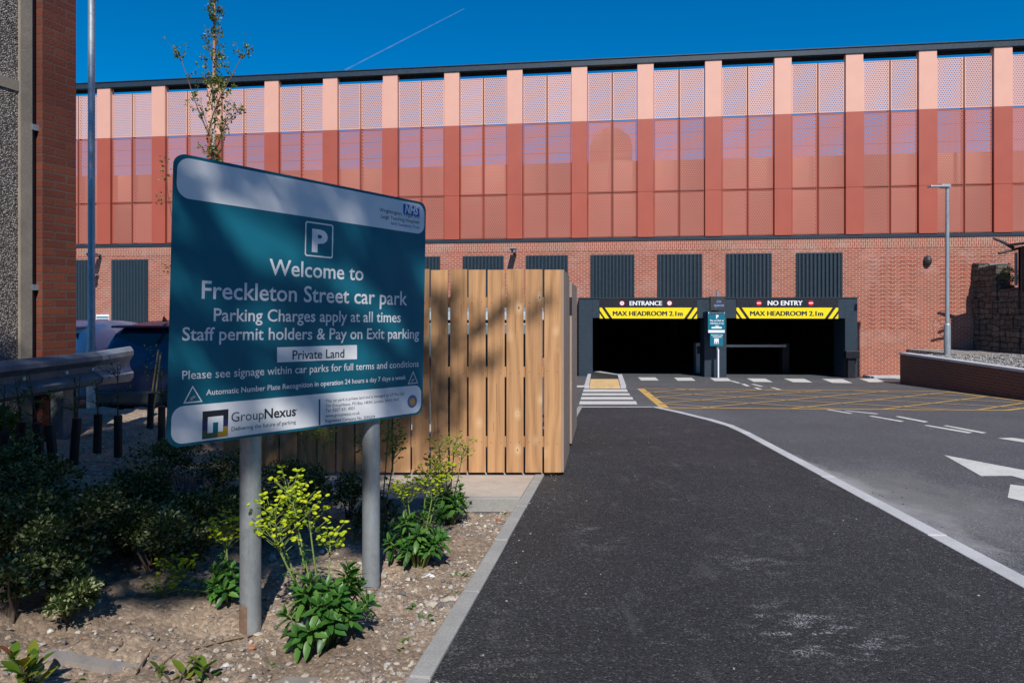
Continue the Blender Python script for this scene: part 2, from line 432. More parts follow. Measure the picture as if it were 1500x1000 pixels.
def rubble():
    k=NT('blackened rubble stone'); c=k.coord(); o=k.sep(c)
    u=k.math('ADD',o[0],o[1]); n0=k.noise(c,1.7,4); n1_=k.noise(k.mapping(c,(1,1,1),(0,0,0),(7,3,9)),2.3,4)
    vec=k.comb(k.math('ADD',u,k.math('MULTIPLY',n0,.5)),k.math('ADD',o[2],k.math('MULTIPLY',n1_,.28)))
    b=k.n('ShaderNodeTexBrick'); b.offset=.43; k.l(vec,b.inputs['Vector']); b.inputs['Scale'].default_value=1.0
    b.inputs['Brick Width'].default_value=.42; b.inputs['Row Height'].default_value=.19; b.inputs['Mortar Size'].default_value=.022; b.inputs['Mortar Smooth'].default_value=.6
    b.inputs['Color1'].default_value=(.16,.13,.10,1); b.inputs['Color2'].default_value=(.075,.062,.05,1); b.inputs['Mortar'].default_value=(.05,.043,.036,1)
    a=k.mix(.8,b.outputs['Color'],k.mix(1.0,b.outputs['Color'],k.ramp(k.noise(c,5,9,.75),[(.28,.3),(.72,1.6)]),'MULTIPLY'))
    k.base(a); k.rough(.95); k.bump(k.math('MULTIPLY_ADD',b.outputs['Fac'],-1.0,k.noise(c,12,7)),.9,.05); return k.m
M['rubble']=rubble()
def pebble():
    k=NT('pebbledash'); c=k.coord()
    vo=k.n('ShaderNodeTexVoronoi'); vo.inputs['Scale'].default_value=85; k.l(c,vo.inputs['Vector'])
    cell=k.sep(vo.outputs['Color'])[0]
    a=k.ramp(cell,[(0,(.11,.088,.07)),(.35,(.22,.18,.15)),(.7,(.34,.29,.25)),(.92,(.50,.45,.41)),(1,(.60,.56,.53))])
    a=k.mix(k.ramp(vo.outputs['Distance'],[(.35,0.0),(.75,.85)]),a,(.05,.042,.036))
    k.base(a); k.rough(.85); k.bump(k.math('MULTIPLY',vo.outputs['Distance'],-1.0),1.0,.012); return k.m
M['pebble']=pebble()
M['render']=concrete('grey cement render',(.27,.225,.175),.3)
M['gravel_top']=NT('grey gravel').m
def gravelmat():
    k=NT('grey gravel bed'); c=k.coord()
    vo=k.n('ShaderNodeTexVoronoi'); vo.inputs['Scale'].default_value=22; k.l(c,vo.inputs['Vector'])
    cell=k.sep(vo.outputs['Color'])[0]
    k.base(k.ramp(cell,[(0,(.10,.095,.09)),(.5,(.25,.235,.22)),(1,(.5,.48,.45))])); k.rough(.9)
    k.bump(k.math('MULTIPLY',vo.outputs['Distance'],-1.0),1.0,.04); return k.m
M['gravel_top']=gravelmat()
M['tactile']=pmat('buff tactile paving',(.62,.42,.19),.8,var=.2,scale=5)
M['grey_timber']=woodmat('old grey sleeper',(.22,.195,.17),(.3,.27,.24),(.12,.105,.09),grey=.5)
M['rubber']=pmat('tyre rubber',(.015,.015,.016),.8)
M['plastic_dark']=pmat('dark grey plastic',(.035,.037,.04),.5)
M['bin']=pmat('grey blue bin plastic',(.17,.23,.28),.5,var=.1)
M['lamp_grey']=pmat('grey lamp casting',(.40,.42,.44),.4,metal=.3)
def carpaint(name,col):
    k=NT(name); k.base(col); k.rough(.4)
    k.b.inputs['Coat Weight'].default_value=.35; k.b.inputs['Coat Roughness'].default_value=.05; return k.m
M['car_blue']=carpaint('navy car paint',(.010,.024,.075)); M['car_white']=carpaint('white car paint',(.72,.73,.74))
def glassmat():
    k=NT('tinted car glass'); k.base((.008,.010,.013)); k.rough(.05); k.b.inputs['Specular IOR Level'].default_value=.6; return k.m
M['glass']=glassmat()
M['tail']=pmat('tail lamp red',(.35,.008,.012),.2,var=.05)
M['plate']=pmat('yellow number plate',(.75,.55,.03),.4,var=.03)
def contrailmat():
    k=NT('ice trail'); k.base((.9,.9,.9)); k.rough(1.0)
    tr=k.n('ShaderNodeBsdfTransparent'); mx=k.n('ShaderNodeMixShader')
    f=k.noise(k.coord(),.012,5,.6)
    k.l(k.ramp(f,[(.3,.92),(.7,.98)]),mx.inputs[0])
    k.l(k.b.outputs[0],mx.inputs[1]); k.l(tr.outputs[0],mx.inputs[2]); k.l(mx.outputs[0],k.out.inputs['Surface']); return k.m
M['contrail']=contrailmat()

# ------------------------------------------------------------------ text
_dg=None
def text_geo(body,bold=0.0,shear=0.0,space=1.0):
    cu=bpy.data.curves.new('txt','FONT'); cu.body=body; cu.size=1.0; cu.offset=bold; cu.shear=shear; cu.space_character=space
    cu.resolution_u=3; cu.fill_mode='BOTH'
    ob=bpy.data.objects.new('txt',cu); COL.objects.link(ob)
    dg=bpy.context.evaluated_depsgraph_get()
    me=bpy.data.meshes.new_from_object(ob.evaluated_get(dg))
    vs=[(v.co.x,v.co.y) for v in me.vertices]; fs=[tuple(p.vertices) for p in me.polygons]
    bpy.data.objects.remove(ob); bpy.data.curves.remove(cu); bpy.data.meshes.remove(me)
    x0=min(v[0] for v in vs); x1=max(v[0] for v in vs)
    return [(x-x0,y) for x,y in vs],fs,x1-x0
def put_text(mb,body,fn,a0,a1,b,off,bold=0.0,shear=0.0,mi=0,hscale=None,space=1.0):
    vs,fs,wd=text_geo(body,bold,shear,space); k=(a1-a0)/wd; kh=hscale or k
    mb.add([fn(a0+x*k,b+y*kh,off) for x,y in vs],fs,mi)
    return k
def put_bold(mb,body,fn,a0,a1,b,off,wt=.05):
    vs,fs,wd=text_geo(body,0.0); k=(a1-a0)/(wd+wt)
    for i in range(4):
        mb.add([fn(a0+(x+wt*i/3)*k,b+y*k+(.006 if i%2 else -.006)*k,off+i*.0006) for x,y in vs],fs,0)

# ================================================================== GROUND
def strip(mb,poly,z,fn=None):
    n=len(poly); mb.add([(x,y,plane(y)+z) for x,y in poly],[tuple(range(n))])
def kl(Y): return -.35+.157*(Y-2.65)              # edge between bed and path
KR=[(2.30,-2.0),(2.69,3.58),(3.05,7.5),(3.24,9.6),(3.27,10.4),(3.18,11.3),(3.0,12.3),(2.74,13.4)]
g=MB()
ys=[-400,-60,-20,0,28,60,2500]
xs=[-2500,-60,60,2500]
vv=[]
for y in ys:
    for x in xs: vv.append((x,y,plane(max(y,-20))-.06))
ff=[]
for j in range(len(ys)-1):
    for i in range(len(xs)-1):
        a=j*len(xs)+i; ff.append((a,a+1,a+len(xs)+1,a+len(xs)))
g.add(vv,ff); tag(g.build('ground',M['ground']),kind='structure')
g=MB()
for j in range(24):
    y0=-12+j*40/24; y1=y0+40/24
    xa,xb=(kl(y0)-.05,kl(y1)-.05) if y1<8.1 else (-16,-16)
    g.add([(xa,y0,plane(y0)),(13.5,y0,plane(y0)),(13.5,y1,plane(y1)),(xb,y1,plane(y1))],[(0,1,2,3)])
tag(g.build('road',M['road']),kind='structure')
# footpath as a real raised slab
g=MB()
left=[(kl(y)+.045,y) for y in (-2.0,2,5,9,13.42)]
right=list(KR)
poly=left[::-1]+right           # ccw? left going back then right going forward
poly=[(x,y) for x,y in poly]
zt=.03
vs=[(x,y,plane(y)+zt) for x,y in poly]; vb=[(x,y,plane(y)-.05) for x,y in poly]
n=len(poly); fs=[tuple(range(n))]
for i in range(n): fs.append((i,i+n,(i+1)%n+n,(i+1)%n))
g.add(vs+vb,fs); tag(g.build('footpath',M['path']),kind='structure')
def ribbon(mb,pts,wd,z0,z1):
    """raised strip along pts, to the right of the line by wd"""
    pts=[Vector((x,y,0)) for x,y in pts]; L=[];Rr=[]
    for i,p in enumerate(pts):
        d=(pts[min(i+1,len(pts)-1)]-pts[max(i-1,0)]).normalized(); q=Vector((d.y,-d.x,0))
        L.append(p); Rr.append(p+q*wd)
    for i in range(len(pts)-1):
        a,b,c,d=L[i],Rr[i],Rr[i+1],L[i+1]
        t=[(q.x,q.y,plane(q.y)+z1) for q in (a,b,c,d)]; bt=[(q.x,q.y,plane(q.y)+z0) for q in (a,b,c,d)]
        mb.add(t+bt,[(0,1,2,3),(0,4,5,1),(1,5,6,2),(2,6,7,3),(3,7,4,0)])
def densify(pts,step):
    out=[]
    for (x0,y0),(x1,y1) in zip(pts,pts[1:]):
        n=max(1,int(math.hypot(x1-x0,y1-y0)/step))
        for i in range(n): out.append((x0+(x1-x0)*i/n,y0+(y1-y0)*i/n))
    out.append(pts[-1]); return out
g=MB()
kp=densify(KR,.915)
for a,b in zip(kp,kp[1:]):
    d=Vector((b[0]-a[0],b[1]-a[1])).normalized()*.004
    ribbon(g,[(a[0]+d.x,a[1]+d.y),(b[0]-d.x,b[1]-d.y)],.125,-.04,.036+rnd.uniform(-.003,.003))
tag(g.build('kerb',M['kerb'],bevel=.008),kind='structure')
g=MB()
kp=densify([(kl(y)-.045,y) for y in (-1.0,13.5)],.915)
for a,b in zip(kp,kp[1:]):
    d=Vector((b[0]-a[0],b[1]-a[1])).normalized()*.006
    ribbon(g,[(a[0]+d.x+rnd.uniform(-.003,.003),a[1]+d.y),(b[0]-d.x+rnd.uniform(-.003,.003),b[1]-d.y)],.088,-.2,.04+rnd.uniform(-.004,.004))
tag(g.build('edging_kerb',M['edging'],bevel=.008),kind='structure')
# dropped crossing edge
g=MB(); ribbon(g,[(1.33,13.43),(2.74,13.43)],.09,-.04,.034); tag(g.build('dropped_kerb',M['kerb']),kind='structure')

# ---- the bed
def sm(t): t=max(0,min(1,t)); return t*t*(3-2*t)
def bedbase(X,Y): return plane(Y)+.50*sm((-.95-X)/2.9)
def bed(X,Y):
    z=bedbase(X,Y)
    p=Vector((X,Y,0))
    edge=sm((kl(Y)-.05-X)/.25)
    z+=edge*(.06*noise.noise(p*1.3)+.045*noise.noise(p*4.1+Vector((3,1,0)))+.03*abs(noise.noise(p*11))+.018*noise.noise(p*27))
    if Y>5.30 and X>-3.0: z-=.12*sm((Y-5.3)/.25)
    return z
g=MB(); rows=[]; Y=.9
while Y<8.4: rows.append(Y); Y+=.017+max(0,(Y-2.2))*.011
ncol=230
for Y in rows:
    xr=kl(Y)-.046
    for i in range(ncol+1):
        t=i/ncol; X=xr-(t**1.25)*(7.5 if Y<6 else 7.5)
        g.v.append((X,Y,bed(X,Y)))
for j in range(len(rows)-1):
    for i in range(ncol):
        a=j*(ncol+1)+i; g.f.append((a,a+ncol+1,a+ncol+2,a+1)); g.m.append(0); g.sm.append(True)
tag(g.build('soil_bed',M['soil']),kind='structure')
# slab in front of and under the bin store
g=MB()
z=lambda y: plane(y)
def slab(x0,x1f,y0,y1,zt):
    vs=[];
    for y in (y0,y1):
        for x in (x0,x1f(y)): vs.append((x,y,plane(y)+zt))
    for y in (y0,y1):
        for x in (x0,x1f(y)): vs.append((x,y,plane(y)-.2))
    g.add(vs,[(0,1,3,2),(0,4,5,1),(1,5,7,3),(3,7,6,2),(2,6,4,0)])
slab(-2.95,lambda y:kl(y)-.05,5.62,10.6,.035)
tag(g.build('concrete_slab',M['slab']),kind='structure')
g=MB(); g.box(-2.95,kl(5.6)-.05,5.555,5.615,plane(5.58)-.2,plane(5.58)+.05); tag(g.build('slab_edging',M['edging'],bevel=.006),kind='structure')
# stones scattered over the soil (countless)
ICO=[]
t=(1+5**.5)/2
ICOV=[Vector(v).normalized() for v in ((-1,t,0),(1,t,0),(-1,-t,0),(1,-t,0),(0,-1,t),(0,1,t),(0,-1,-t),(0,1,-t),(t,0,-1),(t,0,1),(-t,0,-1),(-t,0,1))]
ICOF=[(0,11,5),(0,5,1),(0,1,7),(0,7,10),(0,10,11),(1,5,9),(5,11,4),(11,10,2),(10,7,6),(7,1,8),(3,9,4),(3,4,2),(3,2,6),(3,6,8),(3,8,9),(4,9,5),(2,4,11),(6,2,10),(8,6,7),(9,8,1)]
def stone(mb,p,r,rr):
    q=rr.uniform(0,6.28); sx=r*rr.uniform(.8,1.5); sy=r*rr.uniform(.7,1.1); sz=r*rr.uniform(.45,.85)
    ca,sa=math.cos(q),math.sin(q); vs=[]
    for v in ICOV:
        k=rr.uniform(.75,1.15); x,y,z_=v.x*sx*k,v.y*sy*k,v.z*sz*k
        vs.append((p[0]+x*ca-y*sa,p[1]+x*sa+y*ca,p[2]+z_))
    mb.add(vs,ICOF)
rr=random.Random(11); g=MB(); cnt=0
while cnt<12500:
    Y=1.9+ (rr.random()**1.5)*5.0; X=kl(Y)-.06-(rr.random()**1.25)*3.6
    if Y>5.4 and X>-3: continue
    if noise.noise(Vector((X*1.5,Y*1.5,5)))<rr.uniform(-.55,.35): continue
    r=.0035+.014*(rr.random()**3.2)
    if rr.random()<.015: r*=1.9
    stone(g,(X,Y,bed(X,Y)+r*.2),r,rr); cnt+=1
o=g.build('stones',M['stone']); tag(o,'scattered small stones lying on the bare soil of the planting bed','stones',kind='stuff')
g=MB()
for i in range(260):
    Y=1.7+rr.random()**1.6*9; X=rr.uniform(kl(Y)+.05,KR[0][0]+.09*Y)
    if rr.random()<.6: X=kl(Y)+.05+abs(rr.gauss(0,.16))
    stone(g,(X,Y,plane(Y)+.031),rr.uniform(.0022,.0075),rr)
for i in range(90):
    Y=rr.uniform(3.6,9); X=2.69+(Y-3.58)*.085+abs(rr.gauss(.14,.35))
    stone(g,(X,Y,plane(Y)+.004),rr.uniform(.003,.009),rr)
tag(g.build('loose_chips',M['chips']),'pale loose stone chips strewn over the black path and by its kerb','stone chips',kind='stuff')

# ---- markings
def quadmark(name,polys,mat,z=.004):
    g=MB()
    for poly in polys:
        pts=[G(px,py) for px,py in poly]; n=len(pts)
        a=sum(pts[i].x*pts[(i+1)%n].y-pts[(i+1)%n].x*pts[i].y for i in range(n))
        if a<0: pts=pts[::-1]
        g.add([(p.x,p.y,plane(p.y)+z) for p in pts],[tuple(range(n))])
    return tag(g.build(name,mat),kind='structure')
quadmark('zebra_crossing',[[(855,570),(918,570),(920,573.8),(854,573.8)],[(853,575.8),(921.5,575.8),(923.5,579),(852.5,579)],
    [(851.5,581.3),(926,581.3),(928,585.2),(850.5,585.2)],[(849.5,587.5),(931.5,587.5),(933.5,592.2),(848.5,592.2)],
    [(840,564.5),(858,564.5),(857,567),(839,567)]],M['white_line'])
quadmark('give_way_line',[[(934.7,552.6),(960,552.6),(965,557),(939,557)],[(987,553),(1013,553),(1019,557.5),(993,557.5)],
    [(1040,553.6),(1066,553.6),(1072,558),(1047,558)],[(1094,554),(1121,554.4),(1132,559.6),(1104,559)],[(1148,554.3),(1178,554.5),(1190,560),(1162,559.6)],
    [(1204,554.8),(1234,555),(1249,561),(1219,560.5)],[(1259,554.5),(1284,554.3),(1298,559.6),(1273,559.6)]],M['white_line'])
quadmark('lane_dashes',[[(1068,557.5),(1073,557.5),(1086,561),(1080,561)],[(1085,562),(1091,562),(1099,565.6),(1093,565.6)],[(1099.5,562.4),(1105,562.4),(1119,566),(1113,566)],
    [(1104,567.5),(1109,567.5),(1117,570.4),(1111,570.4)],[(1128,567.4),(1133,567.4),(1146,570.8),(1140,570.8)],
    [(1209.5,599.8),(1215,599.6),(1250,605.4),(1244,605.8)],[(1236,601.5),(1241,601.3),(1287.5,605.8),(1283,606.6)],[(1272,609.3),(1278,609),(1325,617),(1319,617.8)],
    [(1311,610),(1317,609.6),(1360,617.6),(1354,618.6)],[(1352.5,623),(1359,622.6),(1425.5,633.4),(1418,634.6)],[(1381,623.4),(1387,623),(1446,633.8),(1439,634.8)],
    [(1461.5,641.8),(1482,641),(1560,652),(1540,654.5)]],M['white_line'])
quadmark('road_arrow',[[(1383,666.5),(1560,700),(1560,725),(1500,702),(1482,697),(1437,697.3)],[(1480,709.6),(1560,720),(1560,748),(1476,729)]],M['white_line'])
# yellow box: frame and two families of hatching, clipped to the frame
BX=[(3.55,18.85),(3.02,13.50),(9.4,13.0),(11.15,14.1),(11.35,17.85)]
def clip_line(p,d,poly):
    lo,hi=-1e9,1e9; n=len(poly)
    for i in range(n):
        a=Vector(poly[i]); b=Vector(poly[(i+1)%n]); e=b-a; nn=Vector((-e.y,e.x))   # inside on the left for ccw
        den=nn.dot(d); num=nn.dot(a-p)
        if abs(den)<1e-9:
            if num>0: return None
            continue
        tt=num/den
        if den>0: lo=max(lo,tt)
        else: hi=min(hi,tt)
    return (lo,hi) if hi>lo+.05 else None
g=MB()
def bar(a,b,wd,z):
    d=(b-a).normalized(); q=Vector((-d.y,d.x))*wd/2
    g.add([(p.x,p.y,plane(p.y)+z) for p in (a-q,b-q,b+q,a+q)],[(0,1,2,3)])
n=len(BX)
for i in range(n): bar(Vector(BX[i]),Vector(BX[(i+1)%n]),.19 if i==0 else .11,.005+.0006*i)
for fam,(d,z0) in enumerate(((Vector((6.08,4.45)),.009),(Vector((1.3,-1.22)),.013))):
    d=d.normalized(); q=Vector((-d.y,d.x))
    ctr=Vector((7.2,15.7))
    for k in range(-6,7):
        sp=(1.13,1.35)[fam]; c=clip_line(ctr+q*k*sp+q*.25,d,BX)
        if c: bar(ctr+q*k*sp+q*.25+d*c[0],ctr+q*k*sp+q*.25+d*c[1],.07,z0)
tag(g.build('yellow_box_marking',M['yellow_line']),kind='structure')
# tactile refuge by the zebra
g=MB()
def gquad(mb,pts,z0,z1):
    w_=[G(*p) for p in pts]; n=len(w_)
    t_=[(p.x,p.y,plane(p.y)+z1) for p in w_]; b_=[(p.x,p.y,plane(p.y)+z0) for p in w_]
    a=sum(w_[i].x*w_[(i+1)%n].y-w_[(i+1)%n].x*w_[i].y for i in range(n))
    if a<0: t_=t_[::-1]; b_=b_[::-1]
    mb.add(t_+b_,[tuple(range(n))]+[(i,i+n,(i+1)%n+n,(i+1)%n) for i in range(n)])
t_=thing('traffic_island','small kerbed island with a buff paving ramp left of the entrance','traffic island',tuple(G(885,560)))
gquad(g,[(867,546.5),(904,552),(905,556.5),(865.5,556.5)],-.02,.05); g.build('island_top',M['path'],t_,world=True)
g=MB(); gquad(g,[(865.5,556.8),(906,556.8),(908.5,568.5),(863.5,568.5)],-.02,.045)
o=g.build('tactile_paving',M['tactile'],t_,world=True)
g=MB(); gquad(g,[(862.5,546),(866.5,546),(863,568.5),(856,568.5)],-.03,.085); gquad(g,[(904.5,551.3),(911,551),(917,568.5),(909,568.5)],-.03,.085)
gquad(g,[(867,545.2),(905,550.8),(904.4,551.8),(866.6,546.4)],-.03,.08)
g.build('island_kerb',M['kerb'],t_,world=True)

# ================================================================== CAR PARK BUILDING
FA=R(7.5); FO=Vector((0,26.65,plane(26.65)))
bld=thing('car_park_building','long brick car park with pink and red perforated metal upper storeys','building',tuple(FO),-FA)
BM=xf(bld); BMi=BM.inverted()
def FL(px,py,d=0.0):
    """local (s,z) where the sight line meets the plane d behind the facade"""
    o=BMi@Vector((0,0,0)); r=(BMi.to_3x3()@Vector(((px-CX)/F,1,(HY-py)/F)))
    t=(d-o.y)/r.y; p=o+r*t; return p.x,p.z
ZB=FL(933,350.8)[1]; ZJ=FL(933,281)[1]; ZT=FL(933,175.6)[1]; ZM=FL(933,104.5)[1]; ZC0=FL(933,94)[1]; ZC1=FL(933,86)[1]
LE=[141,221,301,386,474,562,652,744,839,937,1036,1137,1241,1347.5,1457.5]
SS=[FL(x,250,-.1)[0] for x in LE]
pitch=(SS[-1]-SS[0])/(len(SS)-1); s00=SS[0]
PW=.60
S0=s00-4*pitch; S1=s00+19*pitch
DEPTH=32.0
pL=FL(848,500,-.7)[0]; pR=FL(1256,500,-.7)[0]
oL0,oT=FL(868,465.5,-.7); oL1=FL(1032,500,-.7)[0]; oR0=FL(1064,500,-.7)[0]; oR1=FL(1238,500,-.7)[0]
pT=FL(1000,437,-.7)[1]
g=MB(); zsol=ZB-.40
g.box(S0,pL+.1,0,.3,-.9,zsol); g.box(pR-.1,S1,0,.3,-.9,zsol); g.box(pL+.1,pR-.1,0,.3,pT-.35,zsol)
g.build('brick_wall',M['brick'],bld)
g=MB(); g.box(S0,S1,-.012,.3,zsol,ZB-.04); g.build('soldier_course',M['soldier'],bld)
g=MB(); g.box(S0,S1,-.045,.32,ZB-.04,ZB+.0); g.box(S0,S1,-.02,.31,ZB+.0,ZB+.09); g.build('cladding_base_trim',M['slate_dark'],bld)
# relief brickwork
for (xa,xb) in ((1274,1342),(1381,1450)):
    g=MB()
    a=FL(xa,400)[0]; b=FL(xb,400)[0]; zt_=FL(1300,372)[1]; zb_=FL(1300,480)[1]
    zz=math.floor(zt_/.15)*.15; r=0
    while zz>zb_:
        x=math.floor(a/.3375)*.3375+(0)
        while x<b:
            g.box(x,x+.225,-.012,.01,zz-.064,zz); x+=.3375
        zz-=.15; r+=1
    g.build('brick_relief',M['brick'],bld)
# louvres
def louvre(s0,s1,z0,z1):
    g=MB(); n=max(4,round((s1-s0)/.135)); w_=(s1-s0)/n
    pts=[]
    for i in range(n):
        a=s0+i*w_; pts += [(a,-.03),(a+w_*.12,-.105),(a+w_*.55,-.105),(a+w_*.9,-.03)]
    pts.append((s1,-.03))
    m=len(pts)
    g.add([(x,y,z0) for x,y in pts]+[(x,y,z1) for x,y in pts],[(i,i+1,m+i+1,m+i) for i in range(m-1)])
    o=g.build('louvre',M['slate'],bld)
    f=MB(); f.box(s0-.05,s0-.002,-.06,.0,z0,z1+.05); f.box(s1+.002,s1+.05,-.06,.0,z0,z1+.05); f.box(s0-.002,s1+.002,-.06,0,z1+.004,z1+.05)
    f.build('louvre_frame',M['slate_dark'],o)
LOU=[(80,129),(166,215.5),(253,303),(338,389),(424,475),(510,562),(585,643),(680,736),(772.5,830),(867,927.5),(965,1026.5),(1065.5,1128),(1168,1231.5)]
zl=FL(995,374)[1]
for a,b in LOU:
    s0=FL(a,420)[0]; s1=FL(b,420)[0]
    louvre(s0,s1,pT-.05 if a>830 else .75,zl)
# portal
PD=-.70
g=MB()
g.box(pL,oL0,PD,.5,-.9,pT); g.box(oL1,oR0,PD,.5,-.9,oT); g.box(oR1,pR,PD,.5,-.9,pT); g.box(oL0,oR1,PD,.5,oT,pT)
o=g.build('entrance_portal',M['slate'],bld,bevel=.006)
g=MB(); g.box(pL-.03,pR+.03,PD-.03,0,pT,pT+.035); g.build('portal_coping',M['slate'],o)
# interior
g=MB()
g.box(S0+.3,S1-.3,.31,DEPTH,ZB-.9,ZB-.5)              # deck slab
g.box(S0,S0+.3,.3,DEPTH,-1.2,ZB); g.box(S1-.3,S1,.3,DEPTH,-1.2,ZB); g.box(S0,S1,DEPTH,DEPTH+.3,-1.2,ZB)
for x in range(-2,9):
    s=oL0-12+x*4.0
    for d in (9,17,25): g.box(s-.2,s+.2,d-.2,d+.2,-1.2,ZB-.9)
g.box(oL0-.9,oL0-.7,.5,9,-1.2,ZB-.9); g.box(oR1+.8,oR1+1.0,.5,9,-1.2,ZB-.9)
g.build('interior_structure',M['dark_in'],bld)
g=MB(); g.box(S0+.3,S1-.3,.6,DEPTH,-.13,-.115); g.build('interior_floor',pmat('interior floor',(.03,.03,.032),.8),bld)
# inner pale wall behind the lower mesh and the stair head
zi=FL(985,234,.45)[1]
g=MB(); g.box(S0,S1,.45,.6,ZB-.3,zi); g.build('deck_parapet',M['inner'],bld)
g=MB(); c0=FL(895,200,1.2); hw=FL(926,200,1.2)[0]-c0[0]; zt_=FL(895,187,1.2)[1]
poly=[(c0[0]+hw,ZB)]; zc=zt_-hw
for i in range(25):
    a=math.pi*i/24; poly.append((c0[0]+hw*math.cos(a),zc+hw*math.sin(a)))
poly.append((c0[0]-hw,ZB))
g.prism(poly,-1.2,-6.0,lambda a,b,h:Vector((a,-h,b))); g.build('stair_head',M['inner'],bld)
g=MB()
for i in range(4): g.tube([(S0,.75,ZT-.35-i*.33),(S1,.75,ZT-.35-i*.33)],.007,6)
g.build('cable_rail',M['galv_dark'],bld)
g=MB(); g.box(S0,S1,DEPTH-.3,DEPTH,ZB,ZB+2.2); g.build('rear_parapet',M['inner'],bld)
# pilasters and mesh panels
NB=21
for i in range(-3,18):
    s=s00+i*pitch
    g=MB(); g.box(s,s+PW,-.05,.2,ZB+.09,ZJ-.012); g.box(s,s+PW,-.05,.2,ZJ+.002,ZT)
    g.box(s+.02,s+PW-.02,-.04,.19,ZJ-.02,ZJ+.01)
    o=g.build('pilaster',M['red'],bld)
    g=MB(); g.box(s,s+PW,-.053,.2,ZT+.003,ZC0); g.build('pilaster_top',M['pink'],o)
    a=s+PW; b=s+pitch; mid=(a+b)/2
    g=MB(); g.box(mid-.045,mid+.045,.10,.2,ZB+.09,ZM+.02); g.build('mullion',M['mull'],bld)
    for (x0,x1) in ((a+.035,mid-.03),(mid+.03,b-.035)):
        for (z0,z1,mm,nm) in ((ZB+.12,ZJ-.02,'mesh_red','red_mesh_panel'),(ZJ+.02,ZT-.02,'mesh_red','red_mesh_panel'),(ZT+.03,ZM,'mesh_pink','pink_mesh_panel')):
            g=MB(); g.add([(x0,.05,z0),(x1,.05,z0),(x1,.05,z1),(x0,.05,z1)],[(0,1,2,3)])
            o=g.build(nm,M[mm],bld)
            f=MB(); f.box(x0-.004,x0+.03,.045,.09,z0,z1); f.box(x1-.03,x1+.004,.045,.09,z0,z1)
            f.box(x0+.03,x1-.03,.045,.09,z0,z0+.03); f.box(x0+.03,x1-.03,.045,.09,z1-.03,z1)
            f.build('panel_frame',M['red'] if mm=='mesh_red' else M['pink'],o)
g=MB(); g.box(S0,S1,-.10,.45,ZC0,ZC1); g.box(S0,S1,-.13,.48,ZC1,ZC1+.03); g.build('roof_capping',M['slate_dark'],bld)
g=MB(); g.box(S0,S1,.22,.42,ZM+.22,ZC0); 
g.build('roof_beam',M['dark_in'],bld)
g=MB()
for i in range(-3,18):
    s=s00+i*pitch+PW/2; g.box(s-.08,s+.08,.22,.42,ZB,ZM+.09)
g.build('frame_column',M['red'],bld)

def BF(s,z,h): return BM@Vector((s,PD-h,z))     # on the portal face
# entrance boards
def board(name,label,px0,px1,words,icons):
    a0=FL(px0,450,PD)[0]; a1=FL(px1,450,PD)[0]; zt_=pT-.012; zm=FL(px0,450.4,PD)[1]; zb_=FL(px0,466.2,PD)[1]
    t_=thing(name,label,'sign',tuple(BF((a0+a1)/2,zb_,0)),-FA)
    g=MB(); g.prism([(a0,zm),(a1,zm),(a1,zt_),(a0,zt_)],.004,.03,BF); g.build('title_board',M['black'],t_,world=True)
    g=MB(); g.prism([(a0,zb_),(a1,zb_),(a1,zm),(a0,zm)],.004,.028,BF); g.build('headroom_board',M['yellow'],t_,world=True)
    h=zm-zb_
    for sgn,ax in ((1,a0),(-1,a1)):
        for k in (0,1):
            g=MB()
            if k==0: pts=[(ax,zm-.10),(ax,zm-.22),(ax+sgn*(h-.22)*.68,zb_),(ax+sgn*(h-.10)*.68,zb_)] 
            else: pts=[(ax+sgn*.08,zm),(ax+sgn*.19,zm),(ax+sgn*(.19+h*.68),zb_),(ax+sgn*(.08+h*.68),zb_)]
            ar=sum(pts[i][0]*pts[(i+1)%4][1]-pts[(i+1)%4][0]*pts[i][1] for i in range(4))
            if ar<0: pts=pts[::-1]
            g.prism(pts,.029,.031,BF); g.build('hazard_stripe',M['black'],t_,world=True)
    g=MB(); wd=a1-a0
    put_bold(g,'MAX HEADROOM 2.1m',BF,a0+wd*.135,a1-wd*.145,zb_+h*.25,.030,.10); g.build('headroom_lettering',M['ink'],t_,world=True)
    ht=zt_-zm; g=MB()
    put_bold(g,words,BF,a0+wd*.31,a0+wd*(.645 if len(words)==8 and words[0]=='E' else .655),zm+ht*.25,.032,.075); g.build('title_lettering',M['white'],t_,world=True)
    for fr in icons:
        c=(a0+wd*fr,zm+ht*.5); r=ht*.29
        disc=lambda rr_:[(c[0]+rr_*math.cos(6.2832*i/28),c[1]+rr_*math.sin(6.2832*i/28)) for i in range(28)]
        g=MB(); g.prism(disc(r),.031,.034,BF); rd=g.build('round_sign',M['red_sign'],t_,world=True)
        if words.startswith('NO'):
            g=MB(); g.prism([(c[0]-r*.7,c[1]-r*.2),(c[0]+r*.7,c[1]-r*.2),(c[0]+r*.7,c[1]+r*.2),(c[0]-r*.7,c[1]+r*.2)],.0345,.036,BF)
            g.build('white_bar',M['white'],t_,world=True)
        else:
            g=MB(); g.prism(disc(r*.78),.0345,.036,BF); g.build('white_disc',M['white'],t_,world=True)
            g=MB(); put_text(g,'15' if fr<.5 else '5',BF,c[0]-r*.38 if fr<.5 else c[0]-r*.2,c[0]+r*.38 if fr<.5 else c[0]+r*.2,c[1]-r*.3,.0365,bold=.01); g.build('speed_figure',M['ink'],t_,world=True)
    return t_
board('entrance_sign','black and yellow sign over the left garage opening reading ENTRANCE, MAX HEADROOM 2.1m',878.5,1021,'ENTRANCE',(.232,.72))
board('entrance_sign','black and yellow sign over the right garage opening reading NO ENTRY, MAX HEADROOM 2.1m',1078.5,1227.5,'NO ENTRY',(.225,.735))

